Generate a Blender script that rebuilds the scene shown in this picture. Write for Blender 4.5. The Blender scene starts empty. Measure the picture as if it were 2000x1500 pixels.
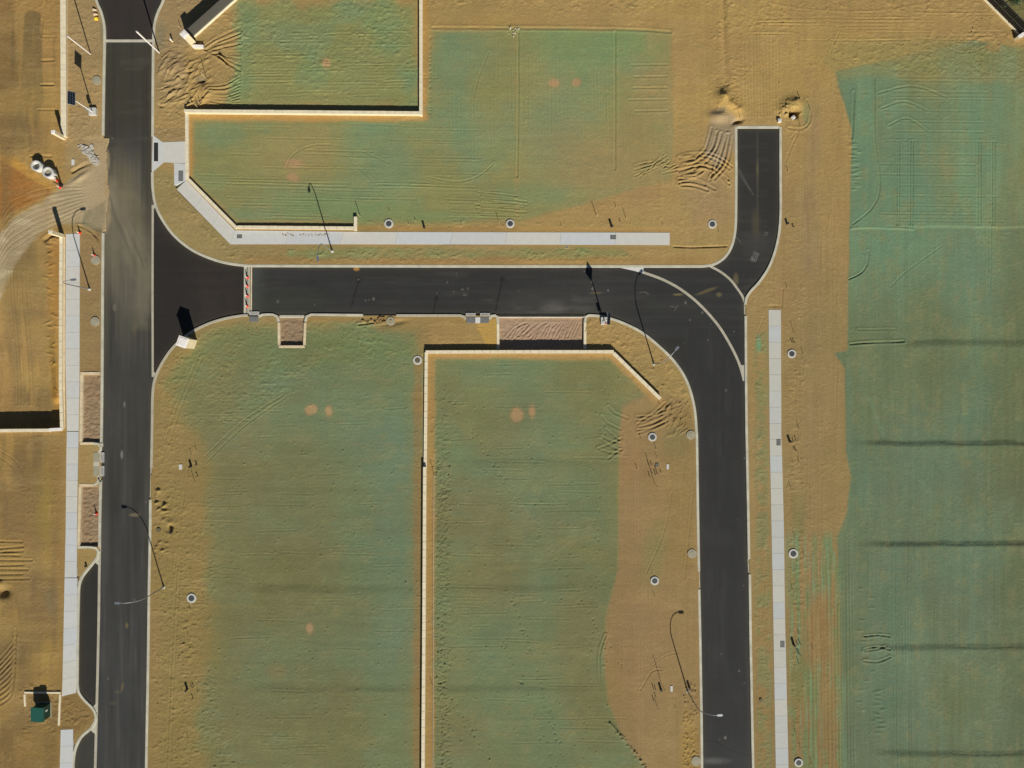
import bpy, bmesh, math, random
import numpy as np
from mathutils import Vector

C = bpy.context.scene
col = C.collection
R = math.radians
# ------------------------------------------------------------------ camera, sky, sun
S = 0.08                     # metres of ground per photo pixel
H = 106.7                    # height of the drone above the graded ground (z = 0)
cam_d = bpy.data.cameras.new('camera'); cam = bpy.data.objects.new('camera', cam_d); col.objects.link(cam)
cam_d.sensor_width = 36; cam_d.lens = 36 * H / 160.0; cam_d.clip_start = 1; cam_d.clip_end = 5000
cam.location = (0, 0, H); cam.rotation_euler = (0, 0, 0)
C.camera = cam
SUN_EL, SUN_AZ = R(32), R(16.5)          # sun stands south, 16.5 degrees towards the east
w = bpy.data.worlds.new('World'); C.world = w; w.use_nodes = True
nt = w.node_tree; nt.nodes.clear()
sky = nt.nodes.new('ShaderNodeTexSky'); sky.sky_type = 'NISHITA'; sky.sun_disc = False
sky.sun_elevation = SUN_EL; sky.sun_rotation = math.pi - SUN_AZ; sky.air_density = 0.7; sky.dust_density = 0.3
bg = nt.nodes.new('ShaderNodeBackground'); bg.inputs[1].default_value = 0.05
wo = nt.nodes.new('ShaderNodeOutputWorld')
nt.links.new(sky.outputs[0], bg.inputs[0]); nt.links.new(bg.outputs[0], wo.inputs[0])
sd = bpy.data.lights.new('sun', 'SUN'); sd.energy = 5.0; sd.angle = R(0.5); sd.color = (1.0, 0.95, 0.86)
so = bpy.data.objects.new('sun', sd); col.objects.link(so)
sdir = Vector((math.sin(SUN_AZ) * math.cos(SUN_EL), -math.cos(SUN_AZ) * math.cos(SUN_EL), math.sin(SUN_EL)))
so.rotation_euler = sdir.to_track_quat('Z', 'Y').to_euler(); so.location = sdir * 200
C.view_settings.view_transform = 'Standard'; C.view_settings.look = 'None'
C.view_settings.exposure = 0.02; C.view_settings.gamma = 1

ROADZ = -0.13

def P(x, y, z=0.0):
    "photo pixel -> world point on the plane z (measured on the survey photo)"
    k = S * (1 - z / H)
    return Vector(((x - 1000) * k, (750 - y) * k, z))

def lin(r, g, b):
    f = lambda c: (c / 255 / 12.92) if c / 255 <= 0.04045 else ((c / 255 + 0.055) / 1.055) ** 2.4
    return (f(r), f(g), f(b))

# ------------------------------------------------------------------ helpers
def tag(o, label=None, cat=None, group=None, kind=None):
    if label: o['label'] = label
    if cat: o['category'] = cat
    if group: o['group'] = group
    if kind: o['kind'] = kind
    return o

def empty(name, loc, rz=0):
    o = bpy.data.objects.new(name, None); col.objects.link(o)
    o.location = loc; o.rotation_euler = (0, 0, rz); o.empty_display_size = 0.3
    return o

def obj(name, bm, m, parent=None, smooth=False):
    me = bpy.data.meshes.new(name)
    bmesh.ops.recalc_face_normals(bm, faces=bm.faces)
    bm.to_mesh(me); bm.free()
    if smooth:
        for p in me.polygons: p.use_smooth = True
    me.materials.append(m)
    o = bpy.data.objects.new(name, me); col.objects.link(o)
    if parent: o.parent = parent
    return o

def copy_tree(o, parent=None):
    c = o.copy(); col.objects.link(c); c.parent = parent
    for ch in [k for k in col.objects if k.parent == o]: copy_tree(ch, c)
    return c

def box(bm, x0, y0, z0, x1, y1, z1, bev=0.0):
    v = [bm.verts.new(p) for p in ((x0,y0,z0),(x1,y0,z0),(x1,y1,z0),(x0,y1,z0),(x0,y0,z1),(x1,y0,z1),(x1,y1,z1),(x0,y1,z1))]
    fs = [bm.faces.new([v[i] for i in q]) for q in ((3,2,1,0),(4,5,6,7),(0,1,5,4),(1,2,6,5),(2,3,7,6),(3,0,4,7))]
    if bev:
        bmesh.ops.bevel(bm, geom=list({e for f in fs for e in f.edges}), offset=bev, segments=1, affect='EDGES')

def obox(bm, p0, p1, w0, z0, z1, ext=0.0):
    "box along p0-p1 (2D), half widths w0"
    a = Vector((p0[0], p0[1])); b = Vector((p1[0], p1[1])); d = (b - a).normalized(); n = Vector((-d.y, d.x)) * w0
    a = a - d * ext; b = b + d * ext
    q = [a - n, b - n, b + n, a + n]
    lo = [bm.verts.new((p.x, p.y, z0)) for p in q]; hi = [bm.verts.new((p.x, p.y, z1)) for p in q]
    bm.faces.new(lo[::-1]); bm.faces.new(hi)
    for i in range(4): bm.faces.new((lo[i], lo[(i+1) % 4], hi[(i+1) % 4], hi[i]))

def prism(bm, pts, z0, z1):
    lo = [bm.verts.new((p[0], p[1], z0)) for p in pts]; hi = [bm.verts.new((p[0], p[1], z1)) for p in pts]
    bm.faces.new(lo[::-1]); bm.faces.new(hi); n = len(pts)
    for i in range(n): bm.faces.new((lo[i], lo[(i+1) % n], hi[(i+1) % n], hi[i]))

def lathe(bm, prof, n=24, c=(0, 0)):
    rings = []
    for r, z in prof:
        rings.append([bm.verts.new((c[0] + r * math.cos(2*math.pi*i/n), c[1] + r * math.sin(2*math.pi*i/n), z)) for i in range(n)])
    for a, b in zip(rings, rings[1:]):
        for i in range(n): bm.faces.new((a[i], a[(i+1) % n], b[(i+1) % n], b[i]))
    bm.faces.new(rings[0][::-1]); bm.faces.new(rings[-1])

def tube(bm, pts, rad, n=8, cap=True):
    pts = [Vector(p) for p in pts]; rings = []
    if not isinstance(rad, (list, tuple)): rad = [rad] * len(pts)
    for i, p in enumerate(pts):
        t = (pts[min(i+1, len(pts)-1)] - pts[max(i-1, 0)]).normalized()
        u = t.orthogonal().normalized() if i == 0 else (u - t * u.dot(t)).normalized()
        v = t.cross(u)
        rings.append([bm.verts.new(p + (u * math.cos(2*math.pi*k/n) + v * math.sin(2*math.pi*k/n)) * rad[i]) for k in range(n)])
    for a, b in zip(rings, rings[1:]):
        for k in range(n): bm.faces.new((a[k], a[(k+1) % n], b[(k+1) % n], b[k]))
    if cap: bm.faces.new(rings[0][::-1]); bm.faces.new(rings[-1])

# ------------------------------------------------------------------ materials
def mat(name, c, rough=0.85, metal=0.0, var=0.12, scale=3.0, bump=0.0, bscale=12.0, c2=None, emit=None):
    m = bpy.data.materials.new(name); m.use_nodes = True; t = m.node_tree; b = t.nodes['Principled BSDF']
    b.inputs['Roughness'].default_value = rough; b.inputs['Metallic'].default_value = metal
    g = t.nodes.new('ShaderNodeNewGeometry')
    n = t.nodes.new('ShaderNodeTexNoise'); n.inputs['Scale'].default_value = scale; n.inputs['Detail'].default_value = 6
    t.links.new(g.outputs['Position'], n.inputs['Vector'])
    r = t.nodes.new('ShaderNodeValToRGB')
    r.color_ramp.elements[0].position = 0.3; r.color_ramp.elements[1].position = 0.7
    a = c2 if c2 else tuple(k * (1 - var) for k in c)
    r.color_ramp.elements[0].color = (*a, 1); r.color_ramp.elements[1].color = (*[min(1, k * (1 + var)) for k in c], 1)
    t.links.new(n.outputs['Fac'], r.inputs['Fac']); t.links.new(r.outputs['Color'], b.inputs['Base Color'])
    if bump:
        n2 = t.nodes.new('ShaderNodeTexNoise'); n2.inputs['Scale'].default_value = bscale; n2.inputs['Detail'].default_value = 4
        t.links.new(g.outputs['Position'], n2.inputs['Vector'])
        bp = t.nodes.new('ShaderNodeBump'); bp.inputs['Strength'].default_value = bump; bp.inputs['Distance'].default_value = 0.03
        t.links.new(n2.outputs['Fac'], bp.inputs['Height']); t.links.new(bp.outputs['Normal'], b.inputs['Normal'])
    return m

def paint_mat(name, rough, nscale, namp, bscale, bdist, spec=0.2):
    "base colour from the 'paint' attribute, its alpha scales the fine relief"
    m = bpy.data.materials.new(name); m.use_nodes = True; t = m.node_tree; b = t.nodes['Principled BSDF']
    b.inputs['Roughness'].default_value = rough; b.inputs['Specular IOR Level'].default_value = spec
    at = t.nodes.new('ShaderNodeAttribute'); at.attribute_name = 'paint'
    g = t.nodes.new('ShaderNodeNewGeometry')
    n = t.nodes.new('ShaderNodeTexNoise'); n.inputs['Scale'].default_value = nscale; n.inputs['Detail'].default_value = 5
    n.inputs['Roughness'].default_value = 0.7
    t.links.new(g.outputs['Position'], n.inputs['Vector'])
    mr = t.nodes.new('ShaderNodeMapRange'); mr.inputs['From Min'].default_value = 0.25; mr.inputs['From Max'].default_value = 0.75
    mr.inputs['To Min'].default_value = 1 - namp; mr.inputs['To Max'].default_value = 1 + namp
    t.links.new(n.outputs['Fac'], mr.inputs['Value'])
    mu = t.nodes.new('ShaderNodeVectorMath'); mu.operation = 'SCALE'
    t.links.new(at.outputs['Color'], mu.inputs[0]); t.links.new(mr.outputs[0], mu.inputs['Scale'])
    t.links.new(mu.outputs[0], b.inputs['Base Color'])
    n2 = t.nodes.new('ShaderNodeTexNoise'); n2.inputs['Scale'].default_value = bscale; n2.inputs['Detail'].default_value = 4
    t.links.new(g.outputs['Position'], n2.inputs['Vector'])
    bp = t.nodes.new('ShaderNodeBump'); bp.inputs['Distance'].default_value = bdist
    t.links.new(at.outputs['Alpha'], bp.inputs['Strength'])
    t.links.new(n2.outputs['Fac'], bp.inputs['Height']); t.links.new(bp.outputs['Normal'], b.inputs['Normal'])
    return m

M = dict(
    kerb=mat('kerb_concrete', lin(192, 188, 168), 0.85, var=0.16, scale=0.6, bump=0.2),
    kerbtan=mat('dusty_kerb_concrete', lin(214, 196, 160), 0.9, var=0.14, scale=0.9, bump=0.3),
    ribbon=mat('ribbon_concrete', lin(176, 170, 150), 0.85, var=0.12, scale=0.8, bump=0.2),
    white=mat('white_concrete', lin(212, 210, 204), 0.8, var=0.06, scale=0.7),
    ring=mat('ring_concrete', lin(196, 194, 186), 0.85, var=0.08, scale=2.0, bump=0.2),
    disc=mat('weathered_disc_concrete', lin(158, 152, 128), 0.9, var=0.10, scale=2.0, bump=0.2),
    lid=mat('cast_iron_lid', lin(74, 78, 78), 0.7, 0.2, var=0.2, scale=6.0),
    lidbrown=mat('rusty_iron_lid', lin(104, 94, 70), 0.8, 0.1, var=0.3, scale=6.0),
    box=mat('grey_box_lid', lin(112, 114, 112), 0.8, var=0.2, scale=5.0),
    block=mat('tan_wall_block', lin(222, 206, 168), 0.9, var=0.10, scale=1.3, bump=0.3),
    cap=mat('pale_wall_cap', lin(228, 216, 184), 0.9, var=0.09, scale=1.5, bump=0.25),
    capw=mat('white_wall_cap', lin(235, 230, 222), 0.9, var=0.07, scale=2.0),
    mort=mat('mortar', lin(150, 134, 104), 0.95, var=0.1, scale=4),
    steel=mat('galvanised_pole', lin(165, 168, 168), 0.45, 0.6, var=0.06, scale=2),
    wpole=mat('white_pole', lin(232, 226, 216), 0.5, var=0.04, scale=2),
    panel=mat('dark_metal_panel', lin(84, 83, 78), 0.6, 0.3, var=0.05, scale=0.5),
    panelb=mat('black_ribbed_panel', lin(52, 52, 46), 0.6, 0.3, var=0.05, scale=0.5),
    cell=mat('solar_cell', lin(18, 26, 36), 0.25, 0.2, var=0.1, scale=4),
    alu=mat('aluminium', lin(170, 176, 182), 0.4, 0.7, var=0.05),
    orange=mat('orange_plastic', (0.75, 0.07, 0.03), 0.5, var=0.08),
    conew=mat('white_reflective_band', (0.85, 0.85, 0.85), 0.4, var=0.03),
    rubber_shade=mat('black_rubber_and_shade', (0.03, 0.03, 0.03), 0.8, var=0.2),
    wood=mat('stake_wood', lin(205, 180, 135), 0.9, var=0.15, scale=8),
    woodd=mat('weathered_stake_wood', lin(120, 98, 66), 0.9, var=0.2, scale=8),
    pipe=mat('grey_pipe', lin(95, 90, 80), 0.6, var=0.1),
    black=mat('black_pedestal', lin(40, 38, 34), 0.6, var=0.1),
    green=mat('green_cabinet_paint', lin(34, 88, 74), 0.45, var=0.06, scale=1.5),
    green_shaded=mat('shaded_green_cabinet_paint', lin(22, 60, 48), 0.5, var=0.06, scale=1.5),  # roof green darkened: shade of the cabinet sides painted into the colour
    sheet=mat('plastic_sheet', lin(196, 190, 178), 0.8, var=0.2, scale=3, bump=.5, c2=lin(150, 144, 130)),
    yellow=mat('yellow_bag', lin(226, 186, 40), 0.7, var=0.08, scale=5),
    sack=mat('pale_paper_sack', lin(205, 180, 145), 0.9, var=0.15, scale=5),
    leaf=mat('leaves', (0.055, 0.085, 0.025), 0.7, var=0.45, scale=1.2),
    bark=mat('bark', (0.12, 0.085, 0.05), 0.95, var=0.2, scale=6),
    rock=mat('dirt_clod', lin(150, 122, 78), 0.95, var=0.2, scale=5, bump=0.5),
    wrock=mat('pale_rock', lin(215, 205, 180), 0.95, var=0.12, scale=5, bump=0.5),
    string=mat('string', lin(215, 215, 200), 0.8, var=0.03),
)

# ------------------------------------------------------------------ pixel-grid fields in numpy
CELL = 1.5
core_x = np.arange(-70, 2070.01, CELL); core_y = np.arange(-70, 1570.01, CELL)
ox = np.array([-9000, -5000, -2500, -1200, -600, -300, -180, -120, -90.])
gx = np.concatenate([ox, core_x, 2000 - ox[::-1]]).astype(np.float64)
gy = np.concatenate([ox, core_y, 1500 - ox[::-1]]).astype(np.float64)
NX, NY = len(gx), len(gy); X0 = core_x[0]; Y0 = core_y[0]; PADX = len(ox)
GX, GY = np.meshgrid(gx, gy)                       # rows = y
GX = GX.astype(np.float32); GY = GY.astype(np.float32)

def vnoise(sx, sy, seed, X=None, Y=None):
    X = GX if X is None else X; Y = GY if Y is None else Y
    rs = np.random.RandomState(seed); L = rs.rand(512, 512).astype(np.float32)
    u = X / sx + 137.3; v = Y / sy + 71.7
    iu = np.floor(u).astype(np.int32); iv = np.floor(v).astype(np.int32); fu = u - iu; fv = v - iv
    fu = fu * fu * (3 - 2 * fu); fv = fv * fv * (3 - 2 * fv)
    a = L[iv % 512, iu % 512]; b = L[iv % 512, (iu + 1) % 512]; c = L[(iv + 1) % 512, iu % 512]; d = L[(iv + 1) % 512, (iu + 1) % 512]
    return ((a * (1 - fu) + b * fu) * (1 - fv) + (c * (1 - fu) + d * fu) * fv) * 2 - 1

def fbm(sx, sy, octv, seed, gain=0.5, X=None, Y=None):
    o = 0; a = 1; t = 0
    for k in range(octv):
        o = o + a * vnoise(sx, sy, seed + k * 17, X, Y); t += a; a *= gain; sx *= 0.5; sy *= 0.5
    return o / t

def sl(x0, y0, x1, y1):
    i0 = max(0, np.searchsorted(gx, x0) - 1); i1 = min(NX, np.searchsorted(gx, x1) + 1)
    j0 = max(0, np.searchsorted(gy, y0) - 1); j1 = min(NY, np.searchsorted(gy, y1) + 1)
    return slice(j0, j1), slice(i0, i1)

def segd(X, Y, a, b):
    dx, dy = b[0] - a[0], b[1] - a[1]; L = dx * dx + dy * dy + 1e-9
    t = np.clip(((X - a[0]) * dx + (Y - a[1]) * dy) / L, 0, 1)
    return np.hypot(X - a[0] - t * dx, Y - a[1] - t * dy), t

def line_dist(pts, pad):
    D = np.full(GX.shape, pad, np.float32)
    for a, b in zip(pts, pts[1:]):
        s = sl(min(a[0], b[0]) - pad, min(a[1], b[1]) - pad, max(a[0], b[0]) + pad, max(a[1], b[1]) + pad)
        d, _ = segd(GX[s], GY[s], a, b); D[s] = np.minimum(D[s], d)
    return D

def inside(poly):
    I = np.zeros(GX.shape, bool); n = len(poly)
    for k in range(n):
        x1, y1 = poly[k]; x2, y2 = poly[(k + 1) % n]
        if y1 == y2: continue
        if y1 > y2: x1, y1, x2, y2 = x2, y2, x1, y1
        rows = np.where((gy >= y1) & (gy < y2))[0]
        if len(rows) == 0: continue
        xc = x1 + (gy[rows] - y1) * (x2 - x1) / (y2 - y1)
        I[rows] ^= (GX[rows] < xc[:, None])
    return I

def sdf(poly, pad=30):
    "positive inside, clipped to +-pad"
    D = line_dist(list(poly) + [poly[0]], pad); I = inside(poly)
    return np.where(I, D, -D)

def ss(a, b, x):
    t = np.clip((x - a) / (b - a), 0, 1); return t * t * (3 - 2 * t)

def smooth_line(pts, step=6.0):
    "Catmull-Rom through photo-pixel points"
    out = []; p = [pts[0]] + list(pts) + [pts[-1]]
    for i in range(1, len(p) - 2):
        p0, p1, p2, p3 = [np.array(q, float) for q in p[i-1:i+3]]
        n = max(1, int(np.linalg.norm(p2 - p1) / step))
        for k in range(n):
            t = k / n
            out.append(tuple(0.5 * ((2*p1) + (-p0+p2)*t + (2*p0-5*p1+4*p2-p3)*t*t + (-p0+3*p1-3*p2+p3)*t**3)))
    out.append(tuple(pts[-1])); return out

# ------------------------------------------------------------------ road layout (photo pixels, kerb centre lines)
K_WEST_TOP = smooth_line([(176, -60), (188, 0), (197, 22), (203, 48), (204, 80), (202.5, 160), (201, 264)])
K_WEST = [(201, 455), (200, 560), (199.5, 700), (198.5, 800), (197.5, 866)]
K_WEST_2 = [(196.5, 938), (195, 1000), (194, 1068)]
RIB_WEST = [(194, 1068), (193, 1120), (192, 1200), (190, 1300), (187.5, 1400), (185, 1500), (182, 1620)]
K_EAST_TOP = smooth_line([(336, -60), (319, 0), (309, 22), (302, 46), (299.5, 80), (298.5, 160), (298, 266)])
K_NE = smooth_line([(297.5, 336), (298, 365), (303, 398), (316, 427), (340, 460), (375, 488), (415, 506), (450, 515), (485, 519)]) + [(700, 519.5), (1000, 520), (1300, 520)] + smooth_line([(1370, 520), (1395, 516), (1417, 501), (1430, 478), (1436, 450), (1437.5, 420)]) + [(1438, 340), (1437.5, 248)]
K_SW = smooth_line([(284, 1620), (285.5, 1500), (289, 1300), (291, 1150), (293, 1040), (293.5, 976)])
K_SW2 = smooth_line([(295.5, 914), (297, 830), (298, 770), (303, 738), (318, 706), (340, 676), (370, 651), (405, 633), (440, 622), (475, 616), (484, 616)])
K_S1 = smooth_line([(505, 618), (512, 615), (533, 614.5), (541, 618), (544.5, 628)])
K_PIT1 = [(544.5, 628), (545.5, 676.5), (594, 677), (596, 628)]
K_S2 = smooth_line([(596, 628), (599, 618), (608, 614.5)]) + [(709, 615.5)]
K_S3 = [(774, 616), (898, 616)] + smooth_line([(898, 616), (905, 618), (910, 623)])
K_S4 = smooth_line([(956, 623), (960, 617), (967, 616), (971.5, 620), (972.5, 630)]) + [(973, 682)]
K_S5 = [(1142, 682), (1142.5, 628)] + smooth_line([(1142.5, 628), (1144, 619), (1150, 616), (1175, 618), (1210, 628), (1250, 647), (1285, 674), (1318, 707), (1342, 746), (1356, 795), (1361, 850)]) + [(1363, 1000), (1365, 1116)]
K_S6 = [(1365.5, 1151), (1367.5, 1250), (1370, 1400), (1371, 1500), (1372, 1620)]
K_E1 = smooth_line([(1524.5, 248), (1524.5, 340), (1524.5, 420), (1519, 470), (1505, 515), (1485, 548), (1466, 569), (1457.5, 583), (1456, 595)])
K_E2 = [(1456.5, 617), (1457, 730), (1458, 830), (1461, 980), (1463, 1092)]
K_E3 = [(1464.5, 1122), (1466, 1250), (1468, 1350), (1471, 1500), (1473, 1620)]
RIB_1 = smooth_line([(1256, 531.5), (1291, 544), (1319, 558), (1340, 572), (1361, 589), (1382, 610), (1403, 635), (1418, 658), (1435, 689), (1446, 715), (1453, 740)])
RIB_2 = smooth_line([(1388, 520), (1407, 530), (1427, 546), (1441, 564), (1451, 579), (1455, 592)])
BAYK = [(152, 1069)] + smooth_line([(176, 1069), (187, 1070.5), (192.5, 1077), (190, 1088), (178, 1104), (162, 1124), (154.5, 1142), (153, 1165)]) + [(151.5, 1240), (150.5, 1335)] + smooth_line([(150.5, 1335), (154, 1353), (166, 1369), (180, 1383), (186.5, 1396), (186, 1408), (176, 1424), (158, 1440), (147, 1462), (143, 1485), (142, 1520)]) + [(140, 1620)]

ROAD = [(176, -60)] + K_WEST_TOP + K_WEST + [(197.5, 902)] + K_WEST_2 + [(192.5, 1077), (190, 1088), (178, 1104), (162, 1124), (154.5, 1142), (153, 1165), (151.5, 1240), (150.5, 1335), (154, 1353), (166, 1369), (180, 1383), (186.5, 1396), (186, 1408), (176, 1424), (158, 1440), (147, 1462), (143, 1485), (142, 1520), (140, 1620)] \
    + K_SW + K_SW2 + [(505, 617), (541, 617), (596, 617), (709, 615.5), (898, 616), (967, 616), (1142, 616)] + K_S5[2:] + K_S6 + K_E3[::-1] + K_E2[::-1] + K_E1[::-1] + K_NE[::-1] + [(297.5, 300)] + K_EAST_TOP[::-1]
PIT1 = [(546, 618), (595, 618), (594, 676), (546, 676)]
PIT2 = [(973, 619), (1142, 619), (1142, 686), (973, 686)]
PLANT1 = [(162, 731), (197, 731), (196, 864), (159, 865)]
PLANT2 = [(158, 950), (193, 950), (192, 1066), (156, 1067)]
WALK_N = [(363, 276), (318, 278), (299, 264), (297, 337), (320, 317), (340, 317), (340.5, 363), (348, 374), (450, 477), (700, 477), (1308, 478.5), (1308, 454.5), (700, 453), (459, 450), (364, 352)]
WALK_W = [(129, 457), (156, 456), (155.5, 745), (154, 862), (152.5, 900), (151, 1000), (150, 1095), (154, 1128), (151, 1150), (149, 1300), (149, 1352), (121.5, 1360), (123, 1300), (126, 1180), (128.5, 1040), (130, 880), (131, 842), (128, 700)]
WALK_W2 = [(119, 1425), (143, 1424), (144, 1444), (147, 1458), (142, 1485), (140, 1620), (116, 1620), (117, 1500)]
WALK_E = [(1501, 605), (1525, 605), (1526, 850), (1531, 1030), (1533, 1200), (1540, 1500), (1542, 1620), (1518, 1620), (1515, 1500), (1509, 1150), (1507, 1050), (1503, 850)]

s_road = sdf(ROAD, 40)
s_walk = np.maximum.reduce([sdf(p, 30) for p in (WALK_N, WALK_W, WALK_W2, WALK_E)])

# ------------------------------------------------------------------ GROUND relief and colour
nz_a = fbm(240, 240, 4, 1); nz_b = fbm(70, 70, 4, 2); nz_c = fbm(22, 22, 3, 3); nz_d = fbm(8, 8, 3, 4, 0.6)
st_h = fbm(150, 7, 3, 5); st_v = fbm(7, 150, 3, 6)      # grader streaks, east-west and north-south
st_h2 = fbm(60, 3.6, 2, 7); st_v2 = fbm(3.6, 60, 2, 8)
edge = nz_b * 0.5 + nz_c * 0.5

COLR = np.zeros(GX.shape + (3,), np.float32)
COLR[:] = lin(166, 138, 86)
ROUGH = np.full(GX.shape, 0.28, np.float32)

def blend(mask, rgb, strength=1.0):
    m = (mask * strength)[..., None].astype(np.float32); COLR[:] = COLR * (1 - m) + np.array(lin(*rgb), np.float32) * m

def poly_mask(poly, soft=6, wob=0.0, pad=40):
    s = sdf(poly, max(pad, soft * 2.2 + wob * 2)); return ss(-soft, soft, s + edge * wob)

def ell(cx, cy, rx, ry, soft=0.35, wob=0.25, rot=0):
    c, s_ = math.cos(R(rot)), math.sin(R(rot)); x = GX - cx; y = GY - cy
    d = np.hypot((x * c + y * s_) / rx, (-x * s_ + y * c) / ry) + edge * wob
    return 1 - ss(1 - soft, 1 + soft, d)

# --- broad dirt tones
blend(ss(700, 1500, GX) * (1 - ss(150, 420, GY)), (170, 140, 84), 0.6)
blend(ss(1300, 1600, GX) * ss(300, 700, GY), (148, 126, 84), 0.8)
blend(ss(900, 1500, GY), (140, 118, 74), 0.6)
blend((1 - ss(110, 150, GX)), (168, 132, 76), 0.85)                          # orange lots west of the wall
blend((1 - ss(110, 150, GX)) * ss(840, 860, GY), (140, 114, 66), 0.75)
blend(poly_mask([(128, -60), (205, -60), (205, 340), (128, 330)], 6, 4), (164, 138, 96), 0.9)
blend(poly_mask([(156, 455), (200, 455), (198, 730), (156, 730)], 5, 2), (150, 124, 84), 0.9)
blend(poly_mask([(297, -60), (420, -60), (360, 100), (370, 210), (362, 280), (297, 280)], 8, 10), (158, 134, 94), 0.9)
blend(poly_mask([(298, 320), (345, 345), (460, 478), (700, 478), (700, 520), (460, 520), (360, 490), (300, 400)], 6, 6), (150, 132, 84), 0.9)
blend(poly_mask([(290, 620), (300, 1560), (470, 1560), (440, 1000), (480, 640)], 40, 30, 120), (142, 124, 74), 0.7)

blend(ell(1385, 390, 45, 45, .9, .5), (158, 132, 104), .55); blend(ell(1580, 450, 18, 90, .9, .5), (152, 128, 96), .5); blend(ell(1590, 250, 14, 60, .9, .5), (154, 130, 98), .5); blend(ell(1240, 330, 60, 60, .9, .6), (166, 136, 92), .5); blend(ell(1330, 130, 30, 90, .9, .6), (168, 142, 92), .4)
# --- hydromulch greens
G1 = (138, 142, 90); G2 = (118, 148, 106); G3 = (114, 143, 108); G4 = (112, 124, 78)
hyd = lambda m, k=1.0: (blend(m, G1, 0.85 * k),)
NB = poly_mask([(470, 8), (814, 4), (814, 208), (430, 208), (465, 140)], 14, 22)
blend(NB, (138, 143, 88), 0.95); blend(NB * ss(0.0, 0.5, nz_b + 0.2 * st_h), (118, 142, 94), 0.6); blend(NB * ss(0.15, 0.5, fbm(90, 60, 3, 31)), G3, 0.35)
blend(NB * ss(-0.1, 0.5, -fbm(110, 60, 3, 32)), (150, 142, 84), 0.5)
LP = poly_mask([(376, 234), (835, 234), (845, 60), (1010, 55), (1010, 432), (800, 436), (466, 432), (376, 345)], 9, 8)
blend(LP, (141, 138, 86), 0.95); blend(LP * ss(-0.1, 0.35, nz_b), (128, 140, 93), 0.6)
for e in ((735, 275, 70, 55), (905, 110, 60, 60), (640, 390, 110, 38), (760, 340, 60, 40), (430, 262, 45, 25), (930, 250, 70, 50), (505, 420, 60, 14), (735, 250, 30, 14), (925, 320, 24, 34), (880, 160, 34, 120)):
    blend(LP * ell(*e, 0.7, 0.5), G3, 0.5)
blend(LP * ell(590, 300, 80, 50, 0.7, 0.4), (160, 142, 84), 0.6); blend(LP * ell(960, 200, 40, 90, 0.7, 0.4), (144, 140, 88), 0.6)
RP = poly_mask([(1010, 56), (1310, 62), (1312, 250), (1310, 350), (1200, 380), (1010, 432)], 6, 8)
blend(RP, (146, 140, 86), 0.95)
blend(RP * ell(1130, 80, 140, 60, 0.8, 0.4), (122, 146, 94), 0.8); blend(RP * ell(1085, 260, 70, 110, 0.7, 0.5), G3, 0.5)
blend(RP * ell(1250, 90, 60, 40, 0.8, 0.4), (118, 146, 92), 0.7); blend(RP * ell(1180, 320, 130, 70, 0.8, 0.4), (160, 136, 86), 0.7)
blend(RP * ss(1180, 1300, GX) * ss(90, 260, GY), (158, 138, 86), .6); blend(RP * ell(1160, 165, 40, 70, 0.8, 0.4), (120, 146, 100), 0.4); blend(RP * ell(1300, 270, 16, 90, 0.8, 0.3), (130, 146, 96), 0.5)
blend(ell(1040, 380, 90, 20, 0.6, 0.3), (122, 144, 100), 0.5)
VN = poly_mask([(560, 488), (700, 484), (1215, 486), (1230, 500), (1100, 505), (560, 505)], 5, 8)
blend(VN, (134, 136, 88), 0.7); blend(VN * ss(0, .5, nz_c), (124, 140, 94), 0.45)
for e in ((760, 410, 60, 20), (700, 420, 30, 25), (860, 425, 60, 12), (610, 400, 90, 20)): blend(ell(*e, 0.8, 0.6), (120, 142, 92), 0.55)
# centre fields
CL = poly_mask([(470, 640), (815, 640), (815, 1570), (430, 1570), (400, 1400), (430, 1100), (400, 900), (350, 760), (400, 680)], 30, 30, 110)
blend(CL, (122, 130, 84), 0.95); blend(CL * ss(-0.15, 0.35, nz_b), (112, 130, 92), 0.5)
for e in ((620, 760, 200, 90), (700, 1000, 90, 140), (760, 1120, 60, 200), (540, 1010, 50, 60), (740, 860, 90, 60), (500, 1330, 40, 110), (690, 1300, 110, 90), (790, 900, 30, 60), (560, 700, 100, 50)):
    blend(CL * ell(*e, 0.8, 0.5), (104, 132, 106), 0.5)
for e in ((600, 940, 90, 60), (560, 1160, 90, 70), (540, 1460, 130, 70), (680, 1400, 60, 60), (560, 1090, 60, 40), (770, 730, 30, 30)):
    blend(CL * ell(*e, 0.8, 0.5), (124, 120, 72), 0.6)
UL = poly_mask([(480, 640), (830, 660), (820, 690), (640, 720), (430, 730), (330, 740), (420, 660)], 20, 20, 80)
blend(UL, (116, 130, 80), 0.7)
CR = poly_mask([(852, 702), (1190, 702), (1262, 775), (1216, 800), (1208, 850), (1208, 1110), (1184, 1205), (1178, 1280), (1188, 1370), (1212, 1430), (1268, 1510), (1290, 1570), (848, 1570)], 5, 5)
blend(CR, (126, 132, 84), 0.95); blend(CR * ss(-0.1, 0.4, fbm(110, 80, 3, 41)), (113, 133, 95), 0.55)
for e in ((960, 720, 100, 26), (1020, 740, 60, 50), (1060, 840, 70, 70), (1120, 960, 50, 50), (1040, 1010, 40, 90), (930, 930, 60, 60), (960, 1290, 60, 120), (1080, 1470, 60, 60), (1110, 1020, 60, 30), (1050, 1180, 40, 60)):
    blend(CR * ell(*e, 0.8, 0.5), (104, 133, 106), 0.45)
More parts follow.
